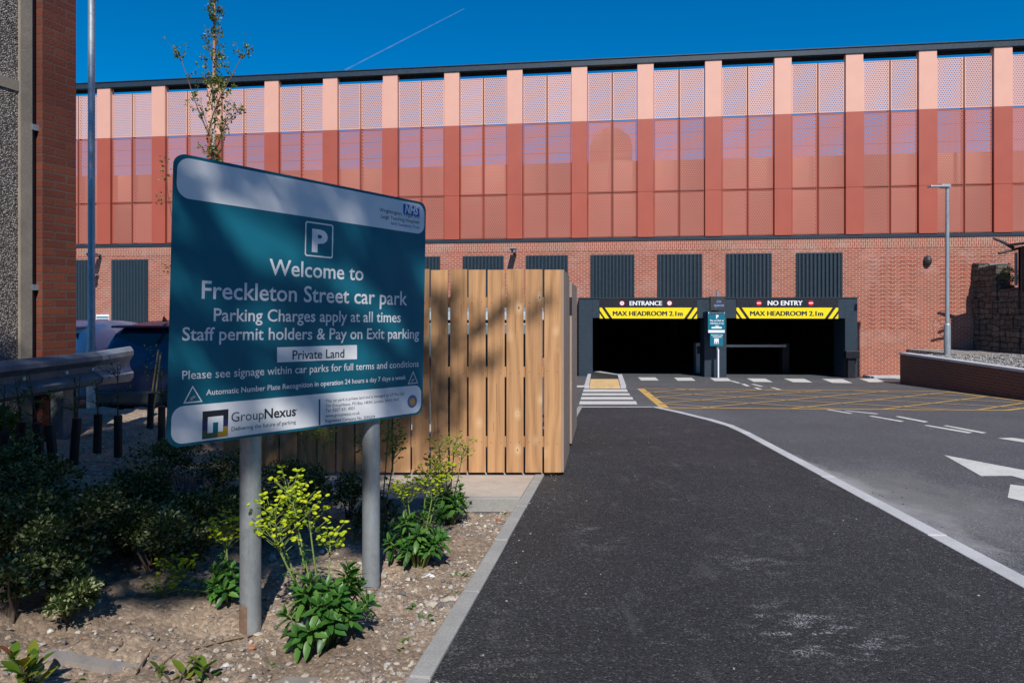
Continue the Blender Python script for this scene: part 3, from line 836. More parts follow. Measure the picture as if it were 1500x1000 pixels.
# barrier arm inside the exit
p=P(1149,506,27.9); t_=thing('barrier','raised-less white and red barrier arm across the dark exit opening','barrier',(p.x,p.y,plane(27.9)))
t_['label']='white barrier arm with red stripes lowered across the dark exit opening'
g=MB(); g.box(p.x-.14,p.x+.14,p.y-.18,p.y+.18,plane(27.9)-.05,p.z+.12); g.build('barrier_cabinet',M['plastic_dark'],t_,world=True,bevel=.02)
q=P(1064,505.5,27.9); g=MB(); g.box(q.x-.6,p.x-.02,p.y-.22,p.y-.18,p.z-.05,p.z+.05); am=g.build('arm',M['white'],t_,world=True)
g=MB()
for f0 in (.52,.93):
    x=q.x+(p.x-q.x)*(f0-.02); g.box(x-.28,x+.06,p.y-.224,p.y-.221,p.z-.035,p.z+.035)
g.build('red_stripe',M['red_sign'],am,world=True)
# ticket bollard shape in the entrance
p=G(1022,552); 
p=P(1022,540,28.2); t_=thing('ticket_machine','slim pale ticket machine in the dark entrance beside the middle pillar','ticket machine',(p.x,p.y,plane(28.2)))
g=MB(); g.box(p.x-.12,p.x+.12,p.y-.2,p.y+.2,plane(28.2)-.05,plane(28.2)+1.25); g.build('cabinet',M['lamp_grey'],t_,world=True,bevel=.03)
g=MB(); g.box(p.x-.08,p.x+.08,p.y-.215,p.y-.2,plane(28.2)+.8,plane(28.2)+1.1); g.build('screen',M['black'],t_,world=True)
# shadow on the right jamb, put in as black boxes
p=G(1243.5,553.2); t_=thing('jamb_shadow_shape','dark hooded shadow on the right side of the portal, shaped as black boxes','cabinet',tuple(p))
g=MB(); g.box(p.x-.13,p.x+.13,p.y-.2,p.y-.02,p.z,p.z+.72); g.build('shadow_stem',M['black'],t_,world=True,bevel=.01)
g=MB(); g.box(p.x-.24,p.x+.24,p.y-.3,p.y-.0,p.z+.72,p.z+.98); g.build('shadow_head',M['black'],t_,world=True,bevel=.02)

# CCTV, bulkhead, dome, wall sign
def cctv(px,py,label,side=1):
    s,z=FL(px,py); t_=thing('security_camera',label,'camera',tuple(BM@Vector((s,0,z))),-FA,'security cameras on the brick facade')
    g=MB(); g.tube([(0,0,-.06),(0,-.30,-.02)],.03,8); g.box(-.06,.06,-.03,0,-.14,.04); g.build('bracket',M['slate_dark'],t_)
    g=MB(); g.box(-.09,.09,-.72,-.22,-.09,.04); g.build('camera_body',M['lamp_grey'],t_,bevel=.02)
    g=MB(); g.box(-.12,.12,-.78,-.2,.045,.065); g.build('sun_hood',M['lamp_grey'],t_)
    g=MB(); g.tube([(0,-.72,-.025),(0,-.735,-.025)],.05,12); g.build('lens',M['black'],t_)
cctv(754,368,'pale security camera on the brick above the timber fence')
cctv(147,374,'pale security camera beside the tall pole, above the parked cars')
s,z=FL(143,407); t_=thing('dome_camera','small round dome camera below the bracket camera near the tall pole','camera',tuple(BM@Vector((s,0,z))),-FA)
g=MB(); g.box(-.08,.08,-.2,0,.1,.16); g.tube([(0,-.3,.18),(0,-.3,.06)],.09,12); g.build('bracket',M['lamp_grey'],t_)
g=MB(); g.tube([(0,-.3,.06),(0,-.3,.0),(0,-.3,-.05),(0,-.3,-.08)],[.09,.085,.06,.02],12); g.build('dome',M['black'],t_)
s,z=FL(1358,382); t_=thing('wall_light','dark oval bulkhead lamp on the relief brickwork left of the lamp post','wall light',tuple(BM@Vector((s,0,z))),-FA)
g=MB()
vs=[];n1=14;n2=7
for j in range(n2+1):
    a=math.pi/2*j/n2
    for i in range(n1):
        b=2*math.pi*i/n1; zz=math.sin(b)*.20*math.cos(a)
        vs.append((math.cos(b)*.14*math.cos(a)*(1-.35*max(0,zz/.26)**2),-.03-.17*math.sin(a),zz))
fs=[(j*n1+i,j*n1+(i+1)%n1,(j+1)*n1+(i+1)%n1,(j+1)*n1+i) for j in range(n2) for i in range(n1)]
g.add(vs,fs,0,True); g.build('lamp_housing',M['plastic_dark'],t_)
g=MB(); g.box(-.10,.10,-.045,0,-.15,.15); g.build('back_plate',M['black'],t_)
a0,z1=FL(141.5,460.5); a1,z0=FL(160.5,474)
t_=thing('wall_sign','small white and teal striped notice on the brick behind the cars','sign',tuple(BM@Vector((a0,0,z0))),-FA)
WF=lambda s,z,h: BM@Vector((s,-h,z))
g=MB(); g.prism([(a0,z0),(a1,z0),(a1,z1),(a0,z1)],.01,.03,WF); g.build('panel',M['white'],t_,world=True)
g=MB(); h=z1-z0
for k in (.08,.36,.62): g.prism([(a0+.02,z0+h*k),(a1-.02,z0+h*k),(a1-.02,z0+h*(k+.16)),(a0+.02,z0+h*(k+.16))],.031,.033,WF)
g.build('stripe',M['teal'],t_,world=True)

# spaces display post
YP=24.55
b0=P(1050.5,553.5,YP); b0.z=plane(YP)
t_=thing('display_post','grey post with a spaces display and two teal notices between the entrances','sign post',tuple(b0))
g=MB(); g.tube([(b0.x+.02,YP,plane(YP)-.1),(b0.x+.02,YP,P(0,426,YP).z)],.045,12); g.build('pole',M['galv'],t_,world=True)
def box_px(x0,x1,y0,y1,Y,d,mat,name,par=None,bev=.0):
    a=P(x0,y1,Y); b=P(x1,y0,Y); g=MB(); g.box(a.x,b.x,Y-d,Y,a.z,b.z); return g.build(name,mat,t_,world=True,bevel=bev)
box_px(1039,1061,434,454.5,YP-.08,.16,M['plastic_dark'],'display_box',bev=.01)
n1=box_px(1036.8,1061.8,456,487.5,YP-.08,.02,M['teal'],'notice'); n2=box_px(1040,1059,487.6,506.5,YP-.08,.02,M['teal'],'notice')
PF=lambda off:(lambda a,b,h: Vector((a,YP-.08-off-h,b)))
def ptxt(body,x0,x1,y,off,mat,bold=.02,name='lettering'):
    g=MB(); put_text(g,body,PF(off),P(x0,0,YP).x,P(x1,0,YP).x,P(0,y,YP).z,.003,bold=bold); g.build(name,mat,t_,world=True)
def prect(x0,x1,y0,y1,off,mat,name):
    a=P(x0,y1,YP-.08); b=P(x1,y0,YP-.08); g=MB(); g.prism([(a.x,a.z),(b.x,a.z),(b.x,b.z),(a.x,b.z)],.0005,.004,PF(off)); g.build(name,mat,t_,world=True)
led=NT('led text'); led.base((.1,.15,.3)); led.b.inputs['Emission Color'].default_value=(.25,.4,.8,1); led.b.inputs['Emission Strength'].default_value=.35
ptxt('236',1046.5,1053.5,443.2,.16,led.m); ptxt('spaces',1043,1057.5,448.6,.16,led.m)
prect(1037.5,1061,457,459.3,.02,M['white'],'header_strip'); prect(1037.3,1061.2,483.3,487,.02,M['white'],'footer_strip')
ptxt('P',1047.7,1051.5,466.2,.02,M['white'],.05); ptxt('Pay on Exit at',1039,1059,470.4,.02,M['white']); ptxt('machine or by',1039,1059,474.3,.02,M['white']); ptxt('app',1046.5,1052,478,.02,M['white'])
prect(1042,1057,478.6,480.8,.02,M['white'],'white_bar')
ptxt('Remember your',1041,1058,491.3,.02,M['white']); ptxt('registration',1043,1056,493.8,.02,M['white'])
prect(1046,1052.5,495.5,503.2,.02,M['white'],'pictogram')
prect(1047.2,1048.7,500.6,502.4,.0245,M['teal_txt'],'pictogram_wheel'); prect(1050,1051.5,500.6,502.4,.0245,M['teal_txt'],'pictogram_wheel')
g=MB(); q=P(1052.3,553,YP-.12); g.tube([(q.x,YP-.12,plane(YP)-.05),(q.x,YP-.12,P(0,511,YP).z)],.028,10); g.build('bright_post',M['white'],t_,world=True)

# ================================================================== RIGHT SIDE: retaining wall, lamp, rubble wall, shed
A=Vector((12.05,21.2)); B=Vector((10.4,4.0)); ZW=-1.41
d=(B-A).normalized(); nrm=Vector((-d.y,d.x))  # points right
if nrm.x<0: nrm=-nrm
rw=thing('retaining_wall','low dark brown brick retaining wall with pale coping beside the road','wall',(A.x,A.y,plane(21.2)))
def wallbox(mb,a,b,w0,w1,z0f,z1,mi=0):
    pts=[a+nrm*w0,b+nrm*w0,b+nrm*w1,a+nrm*w1]
    mb.add([(p.x,p.y,z0f(p.y)) for p in pts]+[(p.x,p.y,z1) for p in pts],[(3,2,1,0),(4,5,6,7),(0,1,5,4),(1,2,6,5),(2,3,7,6),(3,0,4,7)],mi)
g=MB(); wallbox(g,A,B,0,.22,lambda y:plane(y)-.3,ZW-.05)
e=A+nrm*.22; g.box(e.x-.2,e.x+18,A.y-.22,A.y,plane(22)-.4,ZW-.05)
g.build('brickwork',M['brick_dark'],rw,world=True)
g=MB()
L=(B-A).length; nseg=int(L/.9)
for i in range(nseg):
    a=A+d*(i*.9+.004); b=A+d*((i+1)*.9-.004); wallbox(g,a,b,-.03,.26,lambda y:ZW-.048,ZW+.012)
g.build('coping',M['kerb'],rw,world=True)
g=MB(); g.add([(10.6,4,ZW-.06),(40,4,ZW-.06),(40,21.1,ZW-.06),(12.2,21.1,ZW-.06)],[(0,1,2,3)])
for i in range(2600):
    rr_=rnd.random(); Y=rnd.uniform(12,21); X=A.x-.1*(A.y-Y)+.3+rnd.random()**1.7*6
    stone(g,(X,Y,ZW-.05+rnd.uniform(0,.02)),rnd.uniform(.02,.055),rnd)
tag(g.build('gravel_bed',M['gravel_top']),kind='structure')
# light sloping ground between wall end and facade
g=MB(); g.prism([(14.3,21.2),(40,21.2),(40,24.9),(14.3,24.9)],plane(23)-.5,ZW-.10,lambda a,b,h:Vector((a,b,h))); tag(g.build('raised_ground',M['gravel_top']),kind='structure')
g=MB(); q=G(1300,555); g.box(12.7,14.2,24.2,24.72,plane(24.4)-.1,plane(24.4)+.07); tag(g.build('step_slab',M['kerb']),kind='structure')

def lamp_head(t_,z,dirx,mat):
    g=MB(); g.box(min(0,dirx*.62),max(0,dirx*.62),-.11,.11,z-.035,z+.02); g.box(min(-dirx*.08,dirx*.22),max(-dirx*.08,dirx*.22),-.08,.08,z-.06,z+.06)
    h=g.build('lamp_head',mat,t_,bevel=.02)
    g=MB(); g.box(min(dirx*.28,dirx*.6),max(dirx*.28,dirx*.6),-.08,.08,z-.042,z-.036); g.build('diffuser',M['white'],h)
bx=13.2; by=20.7
lp=thing('lamp_post','galvanised street lamp standing in the gravel behind the low brown wall','street lamp',(bx,by,ZW))
zt_=(HY-274)/F*by-ZW
g=MB(); g.tube([(0,0,-.1),(0,0,.86),(0,0,.90),(0,0,.93)],[.093,.093,.088,.06],16); g.build('base_section',M['galv'],lp)
g=MB(); g.tube([(0,0,.9),(0,0,zt_)],[.062,.05],16); g.build('pole',M['galv'],lp)
lamp_head(lp,zt_+.02,-.9,M['lamp_grey'])

# rubble wall
XR=16.5
rb=thing('rubble_wall','blackened old rubble stone wall in shade running out from the brick facade','wall',(XR,23,ZW))
def jag(y0,y1,z1,dep,seed):
    r=random.Random(seed); g=MB(); y=y0
    while y<y1-.01:
        st=min(r.uniform(.18,.4),y1-y); zz=z1+r.uniform(-.16,.06)
        n_=5
        z0=ZW-.2
        for k in range(n_):
            za=z0+(zz-z0)*k/n_; zb_=z0+(zz-z0)*(k+1)/n_
            g.box(XR+r.uniform(-.05,.03),XR+dep,y+.002,y+st-.002,za+.002,zb_-.002)
        y+=st
    return g
jag(23.2,24.45,1.55,.45,3).build('high_section',M['rubble'],rb,world=True,bevel=.02)
jag(20.5,23.19,.72,.5,4).build('low_section',M['rubble'],rb,world=True,bevel=.02)
# shed on the wall
sh=thing('lean_to_shed','ramshackle dark timber shed with a sagging roof on top of the rubble wall','shed',(16.9,22.0,.7))
g=MB()
for (x,y) in ((16.35,21.9),(16.35,20.6),(17.9,21.9)): g.box(x,x+.12,y,y+.12,.55,1.95)
g.box(16.35,18.4,21.95,22.05,.55,1.9); g.box(16.9,18.4,20.3,20.36,.6,1.9)
g.build('frame',M['stemb'],sh,world=True)
g=MB(); g.add([(16.1,22.2,1.98),(18.6,22.2,2.35),(18.6,20.2,2.4),(16.15,20.2,1.95),(16.1,22.2,2.05),(18.6,22.2,2.42),(18.6,20.2,2.47),(16.15,20.2,2.02)],[(3,2,1,0),(4,5,6,7),(0,1,5,4),(1,2,6,5),(2,3,7,6),(3,0,4,7)])
g.tube([P(1455,349,22.2),P(1470,355,22.2),P(1484,363,22.2)],[.035,.05,.06],8); 
g.tube([P(1463,371,22.0),P(1500,362,22.0)],.04,8)
g.build('roof',M['plastic_dark'],sh,world=True)
g=MB(); g.tube([P(1449,388,22.1),P(1462,386.5,22.1),P(1477,386,22.1)],.035,8); g.box(P(1486,0,21.9).x,P(1489,0,21.9).x,21.85,21.9,.7,1.75); g.build('gutter',M['galv_dark'],sh,world=True)
g=MB()
for pts in ([(1456,350),(1451,362),(1454,376),(1452,388)],[(1458,352),(1466,368),(1463,380),(1469,386)],[(1470,356),(1474,372),(1466,384)]):
    g.tube([P(x,y,22.1) for x,y in pts],.006,5)
g.build('wire',M['galv_dark'],sh,world=True)
def shrub(name,label,loc,rad,h,n,mat,Lf=.03,seed=1,stems=6,cat='shrub',group=None,blobs=9,jit=.75):
    r=random.Random(seed); t_=thing(name,label,cat,loc,0,group)
    g=MB(); cs=[]
    for i in range(blobs):
        a=r.uniform(0,6.28); q=r.random()**.6*rad*.68
        cs.append((Vector((q*math.cos(a),q*math.sin(a),h*r.uniform(.28,.80))),rad*r.uniform(.30,.5)))
    for i in range(n):
        c,cr=cs[int(r.random()*len(cs))]; d=rv(r); d.z=abs(d.z)*.9-.15*r.random()
        p=c+d*cr*(r.random()**.4)*Vector((1,1,.9)).length/1.62
        if p.z<.02: p.z=.02+r.random()*.1
        dd=(d+rv(r)*jit).normalized(); L=Lf*r.uniform(.6,1.25)
        g.leaf(p,dd,(Vector((0,0,1))*.7+rv(r)*.7).normalized(),L,L*.62)
    g.build('foliage',mat,t_)
    g=MB()
    for i in range(stems):
        c,cr=cs[i%len(cs)]
        g.tube([(r.uniform(-.03,.03),r.uniform(-.03,.03),-.04),(c.x*.45,c.y*.45,c.z*.5),tuple(c)],[.009,.006,.003],5)
    g.build('stem',M['stemb'],t_)
    return t_
shrub('wall_shrub','wispy grey green shrub sprouting from the top of the rubble wall',(XR+.15,22.85,.62),.42,.75,420,M['varieg'],.07,5)

# ================================================================== LEFT SIDE: house, barrier, pole, cars
D2=Vector((.32,1,0)).normalized(); N2=Vector((D2.y,-D2.x,0))     # N2 faces right
pc=Vector((-.688*6.0,6.0,0))                                    # near right corner of the pier
hb=thing('rendered_house','old house end with pebbledash, grey render strip and a red brick pier','house',(pc.x,pc.y,-1.2),math.atan2(D2.y,D2.x)-math.pi/2)
# local: y along the wall (away), x to the right
g=MB(); g.box(-.33,0,.0,.325,-.35,6.5); g.build('brick_pier',M['brick_old'],hb)
g=MB(); g.box(-.6,-.075,-.045,-.003,-.35,6.5); g.build('joint_flashing',M['slate_dark'],hb)
g=MB(); g.box(-.6,-.045,-.17,-.046,-.35,6.5); g.build('render_strip',M['render'],hb,bevel=.012)
g=MB(); g.box(-.6,-.06,-8.0,-.172,-.35,6.5); g.build('pebbledash_wall',M['pebble'],hb)
g=MB(); g.box(-.59,-.05,-8.0,-.171,3.05,3.14); g.build('render_band',M['render'],hb)
g=MB()
for z_ in (2.75,1.35): g.box(-.075,-.04,-.06,.01,z_,z_+.05)
g.build('metal_clip',M['galv'],hb)

# crash barrier (W beam)
E0=Vector((-4.02,1.5,0)); E1=Vector((-3.82,6.35,0)); bd=(E1-E0).normalized(); bn=Vector((bd.y,-bd.x,0))
zc_=-.56
cb=thing('crash_barrier','galvanised steel crash barrier with corrugated rail and flared end at far left','crash barrier',(E1.x,E1.y,bedbase(E1.x,E1.y)))
prof=[(0.0,.155),(.03,.15),(.085,.118),(.09,.080),(.03,.045),(.0,.025),(.0,-.025),(.03,-.045),(.09,-.080),(.085,-.118),(.03,-.15),(.0,-.155)]
g=MB()
def sweep(mb,stations):
    m=len(prof); vs=[]
    for p,nn,sc in stations:
        for a,b in prof: vs.append(p+nn*a*sc[0]+Vector((0,0,b*sc[1])))
        for a,b in reversed(prof): vs.append(p+nn*(a*sc[0]-.006)+Vector((0,0,b*sc[1])))
    M2=2*m; fs=[]
    for i in range(len(stations)-1):
        for k in range(M2): fs.append((i*M2+k,i*M2+(k+1)%M2,(i+1)*M2+(k+1)%M2,(i+1)*M2+k))
    mb.add(vs,fs,0,False)
st=[]
for i in range(12):
    p=E0.lerp(E1,i/11); p=Vector((p.x,p.y,zc_+ (0.0))); st.append((p,bn,(1,1)))
sweep(g,st); g.build('corrugated_rail',M['galv_dark'],cb,world=True)
g=MB(); st=[]
for i in range(7):
    t=i/6; p=E1+bd*(-.12+.55*t)+bn*(.02-.16*t*t*0); p=Vector((p.x,p.y,zc_)); st.append((p-bn*.012+bn*.0,(bn),(1-.55*t,1+.12*t)))
sweep(g,st); g.build('flared_end',M['galv'],cb,world=True)
for f in (.30,.93):
    g=MB(); p=E0.lerp(E1,f); z0=bedbase(p.x,p.y)-.3
    q=p-bn*.13; g.box(q.x-.055,q.x+.055,q.y-.07,q.y+.07,z0,zc_+.12)
    g.build('barrier_post',M['galv_dark'],cb,world=True)
for f in (.55,.8,.9,.97):
    p=E0.lerp(E1,f); g=MB()
    g.tube([p+bn*.0+Vector((0,0,zc_)),p+bn*.02+Vector((0,0,zc_))],.016,8)
    g.build('bolt',M['white'],cb,world=True)

# tall pole
py_=11.0; p=P(134,500,py_); tp=thing('street_pole','tall slim galvanised pole rising out of frame behind the crash barrier','street lamp',(p.x,py_,plane(py_)))
zt_=9.0
g=MB(); g.tube([(0,0,-.1),(0,0,1.2),(0,0,1.26),(0,0,zt_)],[.07,.07,.054,.048],16); g.build('pole',M['galv'],tp)
lamp_head(tp,zt_+.02,.9,M['lamp_grey'])

# cars
def car(loc,rz,paint_,label,L=4.3,W=1.86,H=1.72):
    t_=thing('parked_car',label,'car',loc,rz,'cars parked behind the crash barrier')
    # local: rear at y=0, front at y=L, stations along y: (y, zlow, zbelt, ztop, whalf_belt, whalf_top)
    hw=W/2
    stn=[(.0,.42,.80,.86,.80,.74),(.04,.30,.93,1.02,.90,.72),(.12,.24,.96,1.14,.95,.74),(.36,.22,.98,1.56,.98,.78),(.62,.22,.99,1.66,1,.80),(1.3,.22,.99,H,1,.81),
         (2.2,.22,.97,H-.005,1,.81),(2.8,.22,.95,1.58,1,.77),(3.15,.22,.94,1.25,.99,.72),(3.45,.23,.93,1.02,.98,.76),(4.0,.24,.84,.90,.95,.72),(4.24,.30,.66,.72,.86,.68),(4.3,.40,.55,.58,.74,.62)]
    g=MB(); ring=[]
    for (y,zl_,zb_,zt2,wb,wt) in stn:
        wb*=hw; wt*=hw; y=y*L/4.3
        pts=[(wb*.93,zl_),(wb,zl_+.12),(wb*1.0,(zl_+zb_)/2),(wb*.985,zb_),(wt+(wb-wt)*.12,zb_+(zt2-zb_)*.82),(wt*.86,zt2-.01),(wt*.4,zt2+.008)]
        ring.append([Vector((x,y,z_)) for x,z_ in pts]+[Vector((-x,y,z_)) for x,z_ in reversed(pts)])
    m=len(ring[0]); vs=[v for r_ in ring for v in r_]; n=len(stn)
    fs=[(i*m+k,i*m+(k+1)%m,(i+1)*m+(k+1)%m,(i+1)*m+k) for i in range(n-1) for k in range(m)]
    fs+= [tuple(range(m-1,-1,-1)),tuple((n-1)*m+k for k in range(m))]
    g.add(vs,fs,0,True); body=g.build('body',paint_,t_,subsurf=2)
    def pane(name,pts,mat=M['glass'],par=t_):
        g=MB(); g.add(pts,[tuple(range(len(pts)))]); return g.build(name,mat,par)
    # rear window slightly proud of the tailgate, side windows
    g=MB()
    rows_=[(.115,1.03,.80),(.19,1.20,.795),(.28,1.38,.785),(.345,1.50,.76)]
    vs=[]
    for y,z_,wf in rows_:
        for k in range(9):
            u=-1+k/4; vs.append((u*hw*wf*.93,(y-.035+.06*u*u)*L/4.3,z_+.0))
    g.add(vs,[(j*9+k,j*9+k+1,(j+1)*9+k+1,(j+1)*9+k) for j in range(3) for k in range(8)],0,True)
    rw_=g.build('rear_window',M['glass'],t_)
    for sx in (-1,1):
        for (ya,yb,yc,yd) in ((.75,1.75,1.75,.95),(1.82,2.9,2.55,1.82)):
            g=MB(); x0=sx*(hw*.985+.004); x1=sx*(hw*.79+.012)
            pts=[(x0,ya,1.04),(x0,yb,1.02),(x1,yc,1.46),(x1,yd,1.46)]
            g.add(pts,[(0,1,2,3)]); g.build('side_window',M['glass'],t_)
        g=MB(); g.box(sx*hw*.70-.12,sx*hw*.70+.12,.01,.10,.74,.93); g.build('tail_light',M['tail'],t_,bevel=.03)
        g=MB(); g.box(sx*(hw+.03)-.10,sx*(hw+.03)+.10,2.72,2.85,.98,1.12); g.build('wing_mirror',paint_,t_,bevel=.03)
        for y in (.78,3.45):
            g=MB(); x=sx*(hw-.12); r=.33
            g.tube([(x-.11,y,r),(x-.08,y,r),(x+.08,y,r),(x+.11,y,r)],[r*.92,r,r,r*.92],26); wh=g.build('wheel',M['rubber'],t_)
            g=MB(); g.tube([(x+sx*.112,y,r),(x+sx*.118,y,r)],[.22,.2],20); g.build('rim',M['alu'],wh)
    g=MB(); g.box(-.68,.68,.27,.6,1.60,1.64); sp=g.build('spoiler',paint_,t_,bevel=.012)
    g=MB(); g.box(-.2,.2,.255,.268,1.605,1.63); g.build('brake_light',M['tail'],sp)
    g=MB(); g.add([(-.02,.72,H-.02),(.02,.72,H-.02),(.012,.86,H-.02),(-.012,.86,H-.02),(0,.72,H+.075),(0,.76,H+.08)],[(0,1,5,4),(1,2,5),(2,3,5),(3,0,4,5)]); g.build('roof_aerial',M['black'],t_)
    g=MB(); g.box(-.80,.80,-.03,.15,.30,.55); g.build('bumper',M['plastic_dark'],t_,bevel=.05)
    return t_
car((-6.32,11.6,plane(12.5)-.02),R(-2),M['car_blue'],'dark navy hatchback parked beside the tall pole, seen from behind')
car((-8.75,12.4,plane(13)-.02),R(-2),M['car_white'],'white car parked left of the navy one, mostly hidden by the house')

# hedge whips in black tree guards
def hedge_whip(label,px,py,tp_px,tp_py,seed):
    r=random.Random(seed); Y=4.0
    for _ in range(20):
        X=(px-CX)/F*Y; Y=Y+.6*( -(bedbase(X,Y))*F/(py-HY)-Y)
    X=(px-CX)/F*Y; zb_=bedbase(X,Y)
    top=P(tp_px,tp_py,Y)-Vector((X,Y,zb_))
    t_=thing('hedge_sapling',label,'sapling',(X,Y,zb_),0,'young hedge plants in black tubes by the crash barrier')
    g=MB(); g.tube([(0,0,-.05),tuple(top*.5),tuple(top)],[.030,.029,.030],10); g.build('tree_guard',M['guard'],t_)
    hh=r.uniform(.22,.42); g=MB(); tips=[]
    tp2=top+Vector((r.uniform(-.05,.05),r.uniform(-.04,.04),hh))
    g.tube([tuple(top*.9),tuple(top.lerp(tp2,.5)),tuple(tp2)],[.006,.005,.002],5)
    for i in range(5):
        s=top.lerp(tp2,r.uniform(0,.8)); e=s+Vector((r.uniform(-.1,.1),r.uniform(-.1,.1),r.uniform(.04,.14))); g.tube([tuple(s),tuple(e)],[.003,.0015],4); tips.append((s,e))
    tips.append((top,tp2)); g.build('stem',M['stemb'],t_)
    g=MB()
    for i in range(48):
        s,e=tips[int(r.random()*len(tips))]; p=s.lerp(e,r.uniform(.2,1)); d=rv(r); d.z=abs(d.z)*.6; L=r.uniform(.018,.036)
        g.leaf(p,d,Vector((0,0,1)),L,L*.65)
    g.build('leaves',M['hedge'],t_)
HW=[('leftmost black hedge tube at the photo edge, leaning slightly',10,690,5,632),('black hedge tube leaning right, second from the photo edge',24,685,32,617),('black hedge tube under the barrier, in front of the grey render',59,692,55,619),
    ('black hedge tube below the red brick pier',80,700,73,622),('slanting black hedge tube just right of the brick pier foot',107,682,113,612),
    ('black hedge tube in front of the barrier post, left side',142,664,144,606),('thick upright black hedge tube right of the barrier post',173,672,173,608),
    ('black hedge tube close to the left edge of the big teal sign',236,655,237,595)]
for i,(lb,a,b,c,d_) in enumerate(HW): hedge_whip(lb,a,b,c,d_,40+i)
# pair of canes by the flared end
X,Y=P(222,0,6.4).x,6.4
t_=thing('bamboo_canes','two pale bamboo canes leaning beside the flared barrier end','canes',(X,Y,bedbase(X,Y)))
z0=bedbase(X,Y)
for (a,b,c,d_) in ((219,600,232,512),(225,602,235,520)):
    g=MB(); g.tube([P(a,b,Y),P(c,d_,Y)],.008,6); g.build('cane',M['cane'],t_,world=True)
g=MB(); g.tube([(X-.02,Y,z0-.05),tuple(P(222,575,Y))],.03,10); g.build('tree_guard',M['guard'],t_,world=True)
g=MB(); r=random.Random(5)
for i in range(60):
    p=P(r.uniform(212,238),r.uniform(505,560),Y+r.uniform(-.08,.08)); g.leaf(p,rv(r),Vector((0,0,1)),.03,.018)
g.build('leaves',M['hedge'],t_,world=True)

# ================================================================== BIN STORE (timber fence)
YF=6.56
def fz(y): return plane(y)+.035
bs=thing('timber_fence','tall timber board enclosure with gaps between upright boards beside the path','fence',(-1.0,YF,fz(YF)))
TOP=P(0,394.5,YF).z
xr=(828-6-CX)/F*YF
pit=.1812; bw=.163; x=xr; i=0
r=random.Random(8)
while x>-2.75:
    dz=r.uniform(-.006,.006); tl=r.uniform(-.003,.003)
    g=MB(); x0=x-bw
    g.add([(x0,YF,fz(YF)+.03),(x,YF,fz(YF)+.03),(x,YF+.028,fz(YF)+.03),(x0,YF+.028,fz(YF)+.03),(x0+tl,YF,TOP+dz),(x+tl,YF,TOP+dz),(x+tl,YF+.028,TOP+dz),(x0+tl,YF+.028,TOP+dz)],
        [(3,2,1,0),(4,5,6,7),(0,1,5,4),(1,2,6,5),(2,3,7,6),(3,0,4,7)])
    for zf in (.16,.50,.84):
        for o_ in (.035,bw-.035):
            zn=fz(YF)+(TOP-fz(YF))*zf+r.uniform(-.012,.012); xn=x0+o_+r.uniform(-.006,.006)
            g.box(xn-.0035,xn+.0035,YF-.0015,YF+.002,zn-.0035,zn+.0035,1)
    for _ in range(r.randint(0,2)):                      # drying splits
        xn=x0+r.uniform(.02,bw-.02); zn=r.uniform(fz(YF)+.1,TOP-.4); g.box(xn-.0012,xn+.0012,YF-.0012,YF+.002,zn,zn+r.uniform(.08,.3),1)
    g.build('board',[M['wood'],M['plastic_dark']],bs,world=True,bevel=.004 if False else 0.0); x-=pit; i+=1
for zf in (.16,.50,.84):
    z_=fz(YF)+(TOP-fz(YF))*zf
    g=MB(); g.box(-2.75,xr-.03,YF+.030,YF+.075,z_-.05,z_+.05); g.build('rail',M['wood_rail'],bs,world=True,bevel=.003)
sd_=Vector((.13,1,0)).normalized(); sn=Vector((sd_.y,-sd_.x,0)); c0=Vector((xr,YF+.03,0))
def sboard(t0,t1,zt_):
    a=c0+sd_*t0; b=c0+sd_*t1; q=sn*.028
    pts=[a,a+q,b+q,b]
    g=MB(); g.add([(p.x,p.y,plane(p.y)+.06) for p in pts]+[(p.x,p.y,zt_) for p in pts],[(0,1,2,3)[::-1],(4,5,6,7),(0,1,5,4),(1,2,6,5),(2,3,7,6),(3,0,4,7)])
    g.build('side_board',M['wood_grey'],bs,world=True,bevel=.003)
tt=0.0
while tt<1.2: sboard(tt,tt+bw,TOP-.002); tt+=.172
tt=1.85
while tt<3.5: sboard(tt,tt+bw,TOP-.06); tt+=pit
for z_ in (-1.35,-.65,.0):
    g=MB(); a=c0-sn*.045; b=c0+sd_*3.5-sn*.045
    g.add([(a.x,a.y,z_-.05),(b.x,b.y,z_-.05-.06),(b.x-.04,b.y,z_-.11),(a.x-.04,a.y,z_-.05),(a.x,a.y,z_+.05),(b.x,b.y,z_-.01),(b.x-.04,b.y,z_-.01),(a.x-.04,a.y,z_+.05)],[(3,2,1,0),(4,5,6,7),(0,1,5,4),(1,2,6,5),(2,3,7,6),(3,0,4,7)])
    g.build('rail',M['wood_rail'],bs,world=True)
for f in (0.0,1.32,1.78,3.4):
    p=c0+sd_*f-sn*.1; g=MB(); g.box(p.x-.05,p.x+.04,p.y+.02,p.y+.11,plane(p.y)-.1,TOP-.1); g.build('fence_post',M['wood_rail'],bs,world=True)
g=MB(); p=c0+sd_*1.55+sn*.02; g.box(p.x-.04,p.x+.02,p.y-.02,p.y+.05,-.1,.12); g.build('latch',M['black'],bs,world=True)
